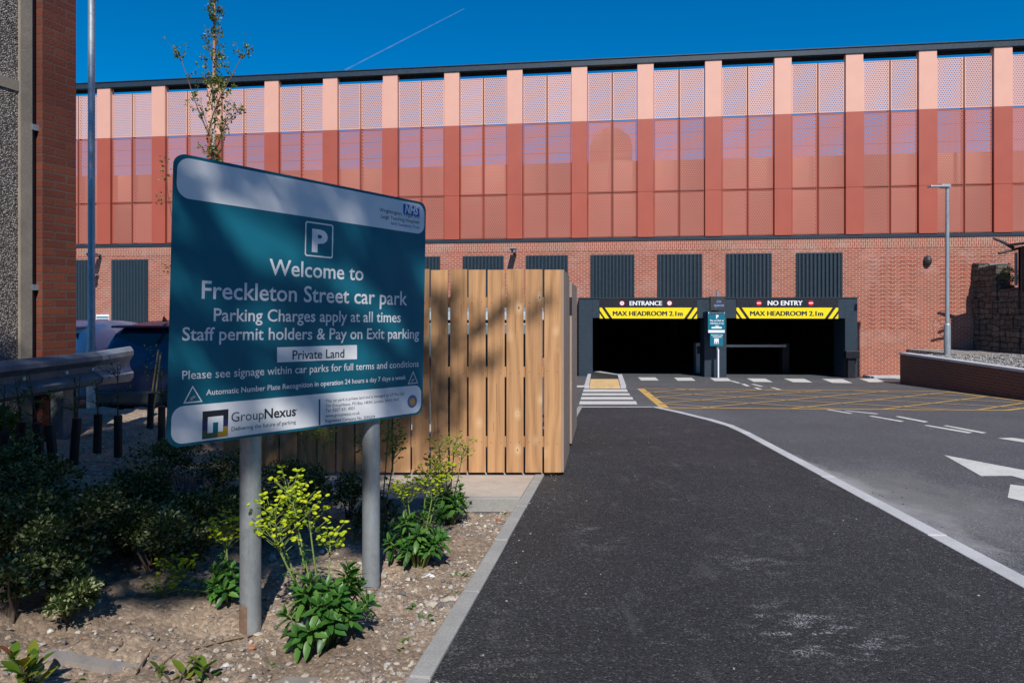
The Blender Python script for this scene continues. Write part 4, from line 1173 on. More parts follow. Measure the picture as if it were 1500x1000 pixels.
# bins inside
def bin_(x,y,label,w_=1.2,h=1.52):
    t_=thing('wheeled_bin',label,'bin',(x,y,fz(y)),0,'large wheeled bins inside the timber enclosure')
    g=MB(); g.add([(-w_*.46,-.42,.2),(w_*.46,-.42,.2),(w_*.46,.42,.2),(-w_*.46,.42,.2),(-w_*.5,-.5,h),(w_*.5,-.5,h),(w_*.5,.5,h),(-w_*.5,.5,h)],[(3,2,1,0),(4,5,6,7),(0,1,5,4),(1,2,6,5),(2,3,7,6),(3,0,4,7)])
    g.build('bin_body',M['bin'],t_,bevel=.03)
    g=MB(); 
    vs=[]
    for k in range(9):
        a=math.pi*k/8; vs += [(-w_*.53,-.53*math.cos(a),h+.02+.22*math.sin(a)),(w_*.53,-.53*math.cos(a),h+.02+.22*math.sin(a))]
    g.add(vs,[(2*k,2*k+1,2*k+3,2*k+2) for k in range(8)]+[tuple(range(0,18,2)),tuple(range(17,0,-2))],0,False); g.build('lid',M['bin'],t_)
    for sx in (-1,1):
        for sy in (-1,1):
            g=MB(); g.tube([(sx*w_*.4-.03,sy*.35,.1),(sx*w_*.4+.03,sy*.35,.1)],.1,16); g.build('wheel',M['rubber'],t_)
bin_(-.30,7.72,'pale grey wheeled bin glimpsed through the right hand fence gaps'); bin_(-1.75,7.72,'pale grey wheeled bin hidden behind the fence boards and teal sign')

# ================================================================== THE BIG SIGN
TL=P(249.5,221.5,2.80); BL=P(251,656,2.80); TR=P(621.5,297,3.937); BR=P(621.5,605.5,3.937)
ax=((TR-TL)+(BR-BL)).normalized(); bz=((TL-BL)+(TR-BR)).normalized(); bz=(bz-ax*bz.dot(ax)).normalized(); nn=ax.cross(bz)
O_=(BL+BR-ax*0)/2; SW=((TR-TL).length+(BR-BL).length)/2; SH=((TL-BL).length+(TR-BR).length)/2
ctr=(TL+TR+BL+BR)/4; O_=ctr-ax*SW/2-bz*SH/2
def SG(a,b,h): return O_+ax*a+bz*b+nn*h
def SI(px,py):
    d_=Vector(((px-CX)/F,1,(HY-py)/F)); t=O_.dot(nn)/d_.dot(nn); p=d_*t-O_; return p.dot(ax),p.dot(bz)
def post_at(px):
    u=(px-CX)/F; q=O_-nn*.064; d_=Vector((u,1,0)); k=(q.x*nn.x+q.y*nn.y)/(d_.x*nn.x+d_.y*nn.y); return Vector((u*k,k,plane(k)))
P1=post_at(367); P2=post_at(543.5)
sg=thing('car_park_sign','large teal car park welcome sign with white lettering on two galvanised posts','sign',(P1.x,P1.y,bed(P1.x,P1.y)))
def rrect(a0,a1,b0,b1,r,n=7):
    out=[]
    for cx_,cy_,s in ((a1-r,b1-r,0),(a0+r,b1-r,1),(a0+r,b0+r,2),(a1-r,b0+r,3)):
        for i in range(n+1):
            t=math.pi/2*(s+i/n); out.append((cx_+r*math.cos(t),cy_+r*math.sin(t)))
    return out
g=MB(); g.prism(rrect(0,SW,0,SH,.05),-.010,0,SG); g.build('sign_panel',M['teal'],sg,world=True)
g=MB(); g.prism(rrect(.002,SW-.002,.002,SH-.002,.05),-.0125,-.0102,SG); g.build('sign_back',M['alu'],sg,world=True)
hdr=(.012,SW-.012,SH-.012-.172,SH-.014); ftr=(.014,SW-.014,.012,.168)
g=MB(); g.prism(rrect(*hdr,.055),.0003,.0012,SG); g.build('header_panel',M['white'],sg,world=True)
g=MB(); g.prism(rrect(*ftr,.05),.0003,.0012,SG); g.build('footer_panel',M['white'],sg,world=True)
def sline(body,pxl,pyl,pxr,pyr,mat,bold=.0,name='lettering',off=.0018,shear=0.0,hk=None):
    a0,b0=SI(pxl,pyl); a1,b1=SI(pxr,pyr); g=MB(); b=(b0+b1)/2
    vs,fs,wd=text_geo(body,bold,shear); k=(a1-a0)/wd; kh=k*(hk or 1.0)
    g.add([SG(a0+x*k,b0+(b1-b0)*(x/wd)*1.0+y*kh,off) for x,y in vs],fs); return g.build(name,mat,sg,world=True)
W_=M['white']
sline('Welcome to',394,402.3,532,410.8,W_,.012)
sline('Freckleton Street car park',295,437,596,446.8,W_,.012)
sline('Parking Charges apply at all times',312.6,470,586.7,471.8,W_,.012)
sline('Staff permit holders & Pay on Exit parking',266.4,498.5,613.3,495.6,W_,.012)
def spoly(pts,mat,name,h0=.0003,h1=.0012):
    q=[SI(*p) for p in pts]; ar=sum(q[i][0]*q[(i+1)%len(q)][1]-q[(i+1)%len(q)][0]*q[i][1] for i in range(len(q)))
    if ar<0: q=q[::-1]
    g=MB(); g.prism(q,h0,h1,SG); return g.build(name,mat,sg,world=True)
spoly([(405.8,508.5),(522.7,505),(522.7,525.8),(405.8,530.6)],W_,'private_land_plate')
sline('Private Land',428,526.3,504,523.3,M['teal_txt'],.012)
sline('Please see signage within car parks for full terms and conditions',266.4,555.6,612.8,536.8,W_,.006)
sline('Automatic Number Plate Recognition in operation 24 hours a day 7 days a week',301.6,578.6,594,555.2,W_,.014)
# P box
def frame(outer,inner,mat,name):
    g=MB(); n=len(outer)
    vs=[SG(a,b,.0016) for a,b in outer]+[SG(a,b,.0016) for a,b in inner]
    g.add(vs,[(i,(i+1)%n,n+(i+1)%n,n+i) for i in range(n)]); return g.build(name,mat,sg,world=True)
a0,b0=SI(446,376); a1,b1=SI(487.2,377.5); b2=SI(446,323.3)[1]
bb=(b0+b1)/2
frame(rrect(a0,a1,bb,b2,.012),rrect(a0+.007,a1-.007,bb+.007,b2-.007,.008),W_,'parking_frame')
pa0=a0+(a1-a0)*.24; pa1=a0+(a1-a0)*.80
g=MB(); vs,fs,wd=text_geo('P',.045); k=(pa1-pa0)/wd; kh=(b2-bb)*.64/.73
g.add([SG(pa0+x*k,bb+(b2-bb)*.17+y*kh,.0018) for x,y in vs],fs); g.build('parking_symbol',W_,sg,world=True)
# camera triangles
for (apx,bl,br) in (((282,564.2),(268,590.8),(296.6,588.2)),((605,543.2),(597,562.6),(612,560.8))):
    q=[SI(*bl),SI(*br),SI(*apx)]; c=((q[0][0]+q[1][0]+q[2][0])/3,(q[0][1]+q[1][1]+q[2][1])/3)
    inn=[(c[0]+(x-c[0])*.80,c[1]+(y-c[1])*.80) for x,y in q]; frame(q,inn,W_,'camera_triangle')
    s_=q[1][0]-q[0][0]; cx_,cy_=c[0],c[1]-s_*.02
    g=MB(); 
    pts=[(-.16,-.03),(.08,.10),(.15,.0),(-.09,-.13)]
    g.add([SG(cx_+x*s_,cy_+y*s_,.0018) for x,y in pts],[(3,2,1,0)]); pts=[(-.20,-.16),(.02,-.16),(.02,-.13),(-.20,-.13)]
    g.add([SG(cx_+x*s_,cy_+y*s_,.0018) for x,y in pts],[(0,1,2,3)]); g.build('camera_symbol',M['alu'],sg,world=True)
# hospital logo block
spoly([(590.5,298.3),(614,303.5),(614,317.5),(590.5,312.6)],M['nhs'],'logo_plate',.0013,.0020)
a0,b0=SI(592.5,311.6); a1,b1=SI(612.5,316)
g=MB(); vs,fs,wd=text_geo('NHS',.04,.22); k=(a1-a0)/wd; hh=(SI(600,300.6)[1]-SI(600,313.4)[1]); g.add([SG(a0+x*k,(b0+b1)/2+.003+y*hh/.73,.0026) for x,y in vs],fs); g.build('logo_lettering',W_,sg,world=True)
sline('Wrightington, Wigan and',555.8,309.8,614,320.3,M['ink'],.002,off=.0019)
sline('Leigh Teaching Hospitals',558,319.3,614,328,M['ink'],.002,off=.0019)
sline('NHS Foundation Trust',572.5,329.2,614,335.3,M['nhs'],.006,off=.0019)
# operator logo
lx0,ly0=SI(295.6,642.8); lx1,ly1=SI(333.4,638.6); lyt=SI(295.6,602.5)[1]; lb=(ly0+ly1)/2; lw=lx1-lx0; lh=lyt-lb
def lrect(u0,u1,v0,v1,mat,name,h=.0013):
    g=MB(); g.prism([(lx0+lw*u0,lb+lh*v0),(lx0+lw*u1,lb+lh*v0),(lx0+lw*u1,lb+lh*v1),(lx0+lw*u0,lb+lh*v1)],h,h+.0006,SG); g.build(name,mat,sg,world=True)
lrect(0,1,.62,1,M['ink'],'logo_tile'); lrect(0,.2,.3,.6195,M['navy'],'logo_tile'); lrect(.8,1,.38,.6195,M['navy'],'logo_tile'); lrect(0,.6,0,.2995,M['olive'],'logo_tile'); lrect(.6005,1,0,.3795,M['mustard'],'logo_tile')
lrect(.2,.8,.2,.78,W_,'logo_inset',.0020); lrect(.40,.60,.1995,.56,M['teal'],'logo_core',.0028)
sline('Group',338.5,617.6,386,613.0,M['ink'],-.004,off=.0019)
sline('Nexus',387,612.9,433,608.4,M['ink'],.02,off=.0019)
sline('\u00ae',433,601.5,435.3,601.2,M['ink'],.0,off=.0019)
sline('Delivering the future of parking',338.8,631,433,620,M['ink'],.0,off=.0019)
spoly([(466.6,584.5),(469,584.3),(469,622),(466.6,622.4)],M['teal'],'divider_bar',.0013,.0018)
for body,xr_,yl_,yr_ in (('This car park is private land and is managed by CP Plus Ltd.',592,589.3,578.0),('T/A GroupNexus, PO Box 1483H, London, NW3 5WT.',585,596.6,586.8),('Tel: 0207 431 4001',519,603.6,599.6),('www.groupnexus.co.uk',526.5,611,606.4),('Registered Company No. 2595379',549,618.4,612.2)):
    sline(body,476.5,yl_,xr_,yr_,M['ink'],.0,off=.0019)
ca,cb_=SI(603.6,587.5); 
for rad_a,mat_,h_,nm in ((.036,M['nhs'],.0013,'seal_ring'),(.022,M['orange'],.0022,'seal_disc')):
    g=MB(); g.prism([(ca+rad_a*math.cos(6.2832*i/30),cb_+rad_a*math.sin(6.2832*i/30)) for i in range(30)],h_,h_+.0008,SG); g.build(nm,mat_,sg,world=True)
g=MB()
for i in range(14):
    t=6.2832*i/14; c=(ca+.029*math.cos(t),cb_+.029*math.sin(t)); g.prism([(c[0]-.0028,c[1]-.0028),(c[0]+.0028,c[1]-.0028),(c[0]+.0028,c[1]+.0028),(c[0]-.0028,c[1]+.0028)],.0022,.0028,SG)
g.prism([(ca-.016,cb_-.003),(ca+.016,cb_-.003),(ca+.016,cb_+.003),(ca-.016,cb_+.003)],.0031,.0036,SG)
g.build('seal_marks',M['alu'],sg,world=True)
for (pp,pxm) in ((P1,367.5),(P2,543.5)):
    g=MB(); zt_=(O_+bz*SH*.9).z
    g.tube([(pp.x,pp.y,bed(pp.x,pp.y)-.3),(pp.x,pp.y,zt_)],.047,28); po=g.build('post',M['galv'],sg,world=True)
    if pp is P1:
        g=MB(); z0=bed(pp.x,pp.y)-.03; n=12; vs=[]
        for k in range(n+1):
            t=R(-165)+R(78)*k/n
            for zz in (z0,z0+.135+.012*math.sin(k*2.1)): vs.append((pp.x+.0485*math.cos(t),pp.y+.0485*math.sin(t),zz))
        g.add(vs,[(2*k,2*k+2,2*k+3,2*k+1) for k in range(n)],0,True); g.build('mud_stain',M['mud'],po,world=False) if False else g.build('mud_stain',M['mud'],sg,world=True)
    for fz_ in (.2,.8):
        g=MB(); zz=(O_+bz*SH*fz_).z
        g.tube([(pp.x,pp.y,zz-.02),(pp.x,pp.y,zz+.02)],.052,20); q=Vector((pp.x,pp.y,zz)); dist=(O_-q).dot(nn)
        a=q+nn*.04; b=q+nn*(dist-.014); g.tube([a,b],.016,8); g.build('clip',M['galv'],sg,world=True)

# ================================================================== PLANTS
def on_bed(px,py):
    Y=3.5
    for _ in range(40):
        X=(px-CX)/F*Y; Y=Y+.5*(-(bedbase(X,Y))*F/(py-HY)-Y)
    X=(px-CX)/F*Y; return Vector((X,Y,bed(X,Y)-.01))
BUSH=[(70,862,92,125,3300,'large variegated evergreen shrub nearest the left photo edge'),(225,840,70,105,2400,'mid sized variegated shrub right of the largest one, left of the sign post'),
      (170,765,72,70,2000,'rounded variegated shrub behind the front pair, below the black tubes'),(45,775,66,75,1900,'leafy variegated shrub at the left edge, behind the largest one'),
      (235,712,48,52,1200,'small variegated shrub under the left corner of the teal sign'),(440,775,55,92,1900,'variegated shrub with pale top between the two sign posts'),
      (118,812,55,80,1400,'dark variegated shrub squeezed among the front shrubs'),(320,720,45,45,1000,'low variegated shrub in deep shade just left of the first post'),
      (300,800,60,80,1500,'dark variegated shrub half hidden left of the first sign post'),(385,790,48,75,1300,'shaded variegated shrub just behind the first sign post'),
      (510,770,40,60,900,'small shaded shrub left of the second sign post'),
      (95,905,50,70,1300,'shadowy variegated shrub at the front edge of the shrub group'),(10,830,45,90,1300,'shadowy variegated shrub cut by the left photo edge, mid height'),(215,760,50,60,1300,'shadowy variegated shrub in the middle of the shrub group'),(275,835,42,55,1000,'small shadowy shrub left of the sprawling spurge'),
      (100,795,50,60,1200,'dim variegated shrub in the second row from the front'),(190,815,45,60,1100,'dim variegated shrub wedged between the two front shrubs'),(255,775,45,55,1000,'dim low shrub in the shade under the sign corner'),(335,768,42,50,900,'dim low shrub behind the first sign post'),(20,705,50,60,1200,'dim shrub at the left edge below the leaning black tubes'),
      (15,905,45,80,1000,'dark low shrub in the lower left corner behind the glossy plant')]
for i,(px,py,rp,hp,n,lb) in enumerate(BUSH):
    p=on_bed(px,py); k=p.y/F
    shrub('variegated_shrub',lb,tuple(p),rp*k*1.12,hp*k*1.15,int(n*1.7),M['varieg'],.0245,60+i,7,'shrub','variegated shrubs in the planting bed',blobs=11)
# fine purple grass tuft
p=on_bed(268,745); t_=thing('dry_grass','wiry bare brown tuft in the shade between the shrubs','plant',tuple(p))
g=MB(); r=random.Random(3)
for i in range(60):
    a=r.uniform(0,6.28); L=r.uniform(.18,.36); o_=Vector((math.cos(a),math.sin(a),0))*r.uniform(.05,.2)
    g.tube([(0,0,0),tuple(o_*.5+Vector((0,0,L*.6))),tuple(o_+Vector((0,0,L)))],[.002,.0016,.0008],3)
g.build('stalks',pmat('purple stalk',(.09,.05,.06),.8),t_)

def euphorbia(label,base,leaf_r,leaf_h,nleaf,stems,seed,lm='euph',bm_='bract',LL=.085):
    r=random.Random(seed); t_=thing('spurge',label,'plant',tuple(base),0,'yellow flowered spurges in the bed')
    g=MB(); whorls=[]
    nw=max(5,nleaf//15)
    for i in range(nw):
        a=r.uniform(0,6.28); q=leaf_r*math.sqrt(r.random())*.85; zz=leaf_h*(1-.55*(q/leaf_r)**2)*r.uniform(.55,1)
        c=Vector((q*math.cos(a),q*math.sin(a),zz)); up=(Vector((c.x*1.1,c.y*1.1,leaf_h*.8))).normalized()
        whorls.append((c,up))
        for k in range(15):
            t=6.28*k*.382+r.uniform(-.2,.2); ring=k/15
            x=up.orthogonal().normalized(); y=up.cross(x)
            d=(x*math.cos(t)+y*math.sin(t))*(.35+.75*ring)+up*(.95-1.1*ring)
            L=LL*r.uniform(.7,1.15)*(.6+.5*ring)
            g.bigleaf(c-up*.05*ring,d,up,L,L*.36,droop=.15+.25*ring)
    g.build('leaves',M[lm],t_)
    s_=MB(); 
    for c,up in whorls: s_.tube([(c.x*.25,c.y*.25,-.02),tuple(c*.6),tuple(c)],[.006,.005,.004],5)
    fl=MB()
    for (dx,dy,h) in stems:
        f=MB()
        top=Vector((dx,dy,h)); b=Vector((dx*.2,dy*.2,leaf_h*.25)); mid=b.lerp(top,.55)+Vector((dx*.06,dy*.06,.03))
        s_.tube([tuple(b),tuple(mid),tuple(top)],[.0048,.0042,.003],6)
        nb=r.randint(15,20)
        for k in range(nb):
            t=6.28*k*.382; s0=mid.lerp(top,.45+.55*min(1,k/nb*1.15)); ln=.085*r.uniform(.6,1.25)
            e=s0+Vector((math.cos(t)*ln*.85,math.sin(t)*ln*.85,ln*.75))
            f.tube([tuple(s0),tuple(e)],[.0022,.0015],4,mi=1)
            for j in range(r.randint(2,4)):
                cc=e+Vector((r.uniform(-.022,.022),r.uniform(-.022,.022),r.uniform(-.008,.016))); nr=Vector((r.uniform(-.5,.5),r.uniform(-.6,.3),1)).normalized()
                x=nr.orthogonal().normalized(); y=nr.cross(x); R_=r.uniform(.008,.0125)
                vs=[cc-nr*R_*.45]+[cc+(x*math.cos(6.2832*q/7)+y*math.sin(6.2832*q/7))*R_ for q in range(7)]
                f.add(vs,[(0,q+1,(q+1)%7+1) for q in range(7)],0,False)
        f.tube([tuple(mid.lerp(top,.4)),tuple(top)],[.004,.003],4,mi=1)
        f.build('flower_head',[M[bm_],M['stemg']],t_)
        for k in range(10):
            pz=b.lerp(mid,r.uniform(.3,1)); d=rv(r); d.z=abs(d.z)*.3; fl.bigleaf(pz,d,Vector((0,0,1)),.04,.014,.3)
    s_.build('stem',M['stemg'],t_); fl.build('stem_leaves',M[lm],t_)
    return t_
p=on_bed(478,938); euphorbia('large spurge with bright yellow flower heads at the foot of the sign, between posts',p,.23,.36,500,[(-.16,.02,.66),(-.25,.0,.60),(-.21,.10,.68),(-.28,.06,.53),(-.10,.06,.58),(-.22,-.05,.50),(-.02,.14,.42)],21)
p=on_bed(335,886); euphorbia('sprawling spurge with drooping yellow heads left of the first sign post',p,.12,.20,190,[(-.32,-.06,.05),(-.27,.0,.13),(-.05,.05,.34),(-.02,.02,.29)],22,LL=.08)
p=on_bed(612,826); euphorbia('bright leafed spurge right of the second sign post',p,.21,.32,360,[(-.07,0,.45),(-.10,.05,.40),(.05,.05,.52),(.1,.0,.47),(.14,.08,.55)],23)
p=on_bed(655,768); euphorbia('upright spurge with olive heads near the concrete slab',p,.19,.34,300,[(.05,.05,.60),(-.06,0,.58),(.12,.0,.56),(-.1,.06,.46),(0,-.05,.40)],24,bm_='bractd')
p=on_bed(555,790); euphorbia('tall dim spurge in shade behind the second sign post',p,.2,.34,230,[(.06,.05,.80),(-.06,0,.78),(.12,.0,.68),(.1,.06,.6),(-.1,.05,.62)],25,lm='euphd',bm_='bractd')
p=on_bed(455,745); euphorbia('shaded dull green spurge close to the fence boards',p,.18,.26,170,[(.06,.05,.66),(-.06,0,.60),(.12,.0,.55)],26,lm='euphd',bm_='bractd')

def photinia(label,base,n,H,seed):
    r=random.Random(seed); t_=thing('glossy_seedling',label,'plant',tuple(base),0,'glossy seedlings at the bottom edge of the bed')
    g=MB(); s_=MB()
    for i in range(n):
        a=r.uniform(0,6.28); h=H*r.uniform(.55,1); c=Vector((math.cos(a)*.07*r.random(),math.sin(a)*.07*r.random(),h))
        s_.tube([(0,0,-.03),tuple(c*.5),tuple(c)],[.005,.004,.003],5)
        for k in range(5):
            t=6.28*k*.382+a; d=Vector((math.cos(t)*.7,math.sin(t)*.7,.9-.12*k)); L=r.uniform(.05,.085)
            g.bigleaf(c-Vector((0,0,.016*k)),d,Vector((-d.x,-d.y,1)),L,L*.45,.15)
    g.build('leaves',M['photinia'],t_); s_.build('stem',M['stemb'],t_)
photinia('glossy green and bronze seedling in the lower left corner',on_bed(42,1015),7,.17,31)
photinia('tiny glossy seedling at the bottom edge, left of the pair',on_bed(258,1012),2,.06,32)
photinia('tiny glossy seedling at the bottom edge below the sign post',on_bed(318,1008),2,.065,33)
def weed(label,px,py,rad,n,seed):
    r=random.Random(seed); p=on_bed(px,py); t_=thing('weed',label,'weed',tuple(p),0,'small weeds in the bare soil')
    g=MB()
    for i in range(n):
        a=r.uniform(0,6.28); d=Vector((math.cos(a),math.sin(a),r.uniform(.15,.8))); c=Vector((math.cos(a),math.sin(a),.3))*rad*r.random()*.6
        g.bigleaf(c,d,Vector((0,0,1)),rad*r.uniform(.5,.9),rad*.3,.2)
    g.build('leaves',M['weed'],t_)
for i,(lb,px,py,rd,n) in enumerate([('broad green weed in front of the large spurge',582,947,.05,16),('thin weed nearest the path edging, low right of the bed',622,910,.055,9),('grassy weed below the second sign post base',612,888,.05,8),('small weed close to the concrete edging, mid bed',662,868,.05,10),
     ('reddish weed touching the edging half way up',672,845,.05,9),('tiny weed beside the edging near the slab',735,752,.05,7),('tiny weed on open soil near the slab corner',700,770,.045,6),('little weed in the soil left of the first post',150,918,.03,7),('seedling weed on the lit soil at lower left',170,915,.03,6),
     ('weed sprouting over the old sleeper',110,985,.05,9),('low weed by the bottom photo edge under the first post',390,985,.035,6)]): weed(lb,px,py,rd,n,70+i)
# leafy green weed at the pier foot
p=on_bed(90,632); shrub('green_weed_clump','bright green leafy weed growing at the foot of the brick pier',tuple(p),.10,.2,90,M['weed'],.06,91,4,'weed')
p=on_bed(15,660); shrub('green_weed_clump','dark green leafy weed clump against the pebbledash wall',tuple(p),.25,.36,420,M['hedge'],.06,92,4,'weed')
# sleeper edging and twigs
a=on_bed(70,957); b=on_bed(430,1000)
t_=thing('sleeper_edging','weathered grey timber edging sunk in the soil at the bottom left','edging',tuple(a))
dd=(b-a); dd.z=0; dd.normalize(); qn=Vector((-dd.y,dd.x,0))
g=MB(); NS=24
Lg=(b-a).length
vs=[]
for k in range(NS+1):
    p=a+dd*Lg*1.3*k/NS; z_=bedbase(p.x,p.y)+.012+.008*noise.noise(Vector((k*.7,0,3)))
    for (o_,zz) in ((-.03,-.1),(-.03,z_),(.03,z_-.004),(.03,-.1)):
        q=p+qn*o_; vs.append((q.x,q.y,zz if zz!=-.1 else z_-.12))
g.add(vs,[(k*4+j,k*4+j+1,k*4+5+j,k*4+4+j) for k in range(NS) for j in range(3)]); g.build('timber',M['grey_timber'],t_,world=True)
def twig(label,pts,r0):
    q=[on_bed(*p) for p in pts]; t_=thing('twig',label,'twig',tuple(q[0]),0,'dead twigs on the soil')
    g=MB(); g.tube([p+Vector((0,0,.02)) for p in q],[r0]*len(q),6); g.build('stick',pmat('dead stick',(.30,.21,.14),.85,var=.3,scale=20),t_,world=True)
twig('pale bare stick lying across the soil, lower left',[(198,1000),(215,970),(232,938)],.006)
twig('brown twig leading to the foot of the first post',[(285,968),(325,938),(372,924)],.004)
twig('thin dark twig at the bottom by the sleeper',[(225,1000),(250,978),(270,968)],.003)
# litter
p=on_bed(628,846); g=MB(); g.v=[]; r=random.Random(9)
vs=[(p.x+r.uniform(-.05,.05),p.y+r.uniform(-.03,.03),p.z+r.uniform(.005,.03)) for _ in range(8)]
g.add(vs,[(0,1,2),(2,3,4),(4,5,6),(1,3,6),(0,5,7)]); o=g.build('litter_scrap',M['white']); tag(o,'crumpled white scrap of litter beside the spurge','litter')

# birch sapling
YB=8.0; bx=(303.5-CX)/F*YB; zb_=bedbase(bx,YB)
bt=thing('birch_tree','slender young birch with sparse new leaves rising behind the teal sign','tree',(bx,YB,zb_))
r=random.Random(14)
Htop=4.6-zb_
def tr(t): return Vector((.03*math.sin(t*3)+ .09*t,.02*math.cos(t*5),Htop*t))
g=MB(); g.tube([tr(i/14) for i in range(15)],[.040*(1-.86*i/14) for i in range(15)],9); g.build('trunk',M['birch'],bt)
g=MB(); tips=[]
def branch(s,d,L,r0,lv):
    pts=[s]; p=s.copy(); dd=d.normalized()
    for i in range(5):
        dd=(dd+rv(r)*.13+Vector((0,0,.05))).normalized(); p=p+dd*L/5; pts.append(p.copy())
    g.tube([tuple(q) for q in pts],[r0*(1-.8*i/5) for i in range(6)],5,cap=False)
    tips.append(pts)
    if lv>0:
        for i in range(4 if lv>1 else 3):
            q=pts[r.randint(1,4)]; branch(q,dd+rv(r)*.8,L*r.uniform(.3,.5),r0*.45,lv-1)
for i in range(26):
    t=.46+.52*i/26; a=i*2.4; L=(1.0-.62*(t-.46)/.54)*r.uniform(.5,.9)*.72
    branch(tr(t),Vector((math.cos(a)*.42,math.sin(a)*.5,1.0)),L,.006,1)
def limb(px):
    q=[Vector((P(x,0,YB).x-bx,dy,P(0,y,YB).z-zb_)) for x,y,dy in px]
    g.tube([tuple(a) for a in q],[.009*(1-.75*i/(len(q)-1)) for i in range(len(q))],5,cap=False); tips.append((q+[q[-1]]*6)[:6])
    for i in range(7):
        s_=q[r.randint(2,len(q)-1)]; branch(s_,Vector((r.uniform(-.5,.5),r.uniform(-.5,.5),.5)),r.uniform(.15,.32),.003,0)
limb([(304,193,0),(290,165,.05),(278,140,.1),(268,110,.12),(259,85,.12),(254,70,.1)])
limb([(304,200,0),(318,170,-.1),(330,145,-.12),(345,115,-.1),(358,90,-.1),(366,82,-.1)])
limb([(304,230,0),(325,215,-.1),(335,200,-.2),(342,185,-.2),(350,178,-.2),(362,174,-.2)])
limb([(304,235,0),(322,232,-.1),(334,226,-.2),(338,215,-.2),(336,205,-.2),(340,198,-.2)])
for (px,py) in ((245,300),(240,340),(265,352)): pass
g.build('branch',M['twig'],bt)
g=MB()
for pts in tips:
    for k in range(r.randint(4,7)):
        q=pts[r.randint(1,5)]+rv(r)*.03; n_=r.randint(2,4)
        for j in range(n_):
            d=rv(r); L=r.uniform(.024,.04); g.leaf(q+rv(r)*.018,d,rv(r),L,L*.8)
g.build('leaves',M['birchl'],bt)
# low leafy shoot showing left of the sign
g=MB(); s0=Vector((P(243,0,YB).x-bx,0,0)); r=random.Random(15)
for i in range(46):
    zz=r.choice([P(0,v,YB).z for v in (232,238,250,256,286,292,390,395)])-zb_+r.uniform(-.05,.05)
    q=s0+Vector((r.uniform(-.12,.08),r.uniform(-.1,.1),zz)); L=r.uniform(.03,.045); g.leaf(q,rv(r),rv(r),L,L*.8)
g.tube([(0,0,1.0),tuple(s0*.6+Vector((0,0,P(0,400,YB).z-zb_))),tuple(s0+Vector((.03,0,P(0,290,YB).z-zb_))),tuple(s0+Vector((-.02,0,P(0,228,YB).z-zb_)))],[.008,.006,.004,.002],5,mi=1)
g.build('side_shoot',[M['birchl'],M['twig']],bt)

# ================================================================== TREES BEHIND THE VIEWER (their shade falls on the bed)
def big_tree(label,x,y,clumps,lpc,seed,leaf=.11,trunk_r=.22):
    r=random.Random(seed); t_=thing('broadleaf_tree',label,'tree',(x,y,plane(y)))
    base=plane(y); g=MB()
    topz=max(c[2] for c in clumps)
    g.tube([(x,y,base-.2),(x+.05,y,base+2.5),(x-.05,y,topz*.55),(x,y,topz*.9)],[trunk_r,trunk_r*.8,trunk_r*.5,.04],12); g.build('trunk',M['bark'],t_,world=True)
    b=MB(); f=MB()
    for cc_ in clumps:
        cx_,cy_,cz,cr=cc_[:4]; dm=cc_[4] if len(cc_)>4 else 1.0; lf=cc_[5] if len(cc_)>5 else leaf
        c=Vector((cx_,cy_,cz)); s=Vector((x,y,max(base+2.2,cz-1.0-.45*math.hypot(cx_-x,cy_-y))))
        if cr>.12 or r.random()<.06: b.tube([tuple(s),tuple(s.lerp(c,.5)+Vector((0,0,.15))),tuple(c)],[.07,.04,.012],6,cap=False)
        for k in range(3 if cr>.12 else 0):
            e=c+rv(r)*cr*.9; b.tube([tuple(c),tuple(e)],[.015,.005],4,cap=False)
        for k in range(int(dm*lpc*cr*cr/.36)):
            d=rv(r); p=c+d*cr*(r.random()**.5)*Vector((1,1,.8)).length/1.62
            L=lf*r.uniform(.7,1.3); f.leaf(p,rv(r),rv(r),L,L*.7)
    b.build('branch',M['bark'],t_,world=True); f.build('crown',M['tree'],t_,world=True)
TANE=math.tan(SUN_EL)/math.cos(SUN_AZ); TAZ=math.tan(SUN_AZ)
def caster(X,Y,Z,yc):
    """point at depth yc whose shade falls on (X,Y,Z)"""
    k=Y-yc; return X+k*TAZ, yc, Z+k*TANE
cl=[]; r=random.Random(77)
def clear_of(c,rad):
    p=Vector(c); t=(p-O_).dot(nn)/TO_SUN.dot(nn); q=p-TO_SUN*t-O_
    if -rad*.8<q.dot(ax)<SW+rad*.8 and -rad*.6<q.dot(bz)<SH+rad*.6: return False
    t=(p.y-6.0)/-TO_SUN.y*-1.0; k=(6.0-p.y)/(-TO_SUN.y); h=p-TO_SUN*k
    k=(7.0-p.y)/(-TO_SUN.y); h2=p-TO_SUN*k
    if -4.2<h2.x<-3.3 and -.95-rad<h2.z<-.25+rad: return False
    return not(-4.9<h.x<-3.75 and h.z>-.35-rad)
def shade_pts(Xs,Ys,Zs,n,rmin,rmax,yc0,yc1):
    for i in range(n):
        X=r.uniform(*Xs); Y=r.uniform(*Ys); Z=r.uniform(*Zs); c=caster(X,Y,Z,r.uniform(yc0,yc1)); q=r.uniform(rmin,rmax)
        if clear_of(c,q): cl.append((*c,q,1.5))
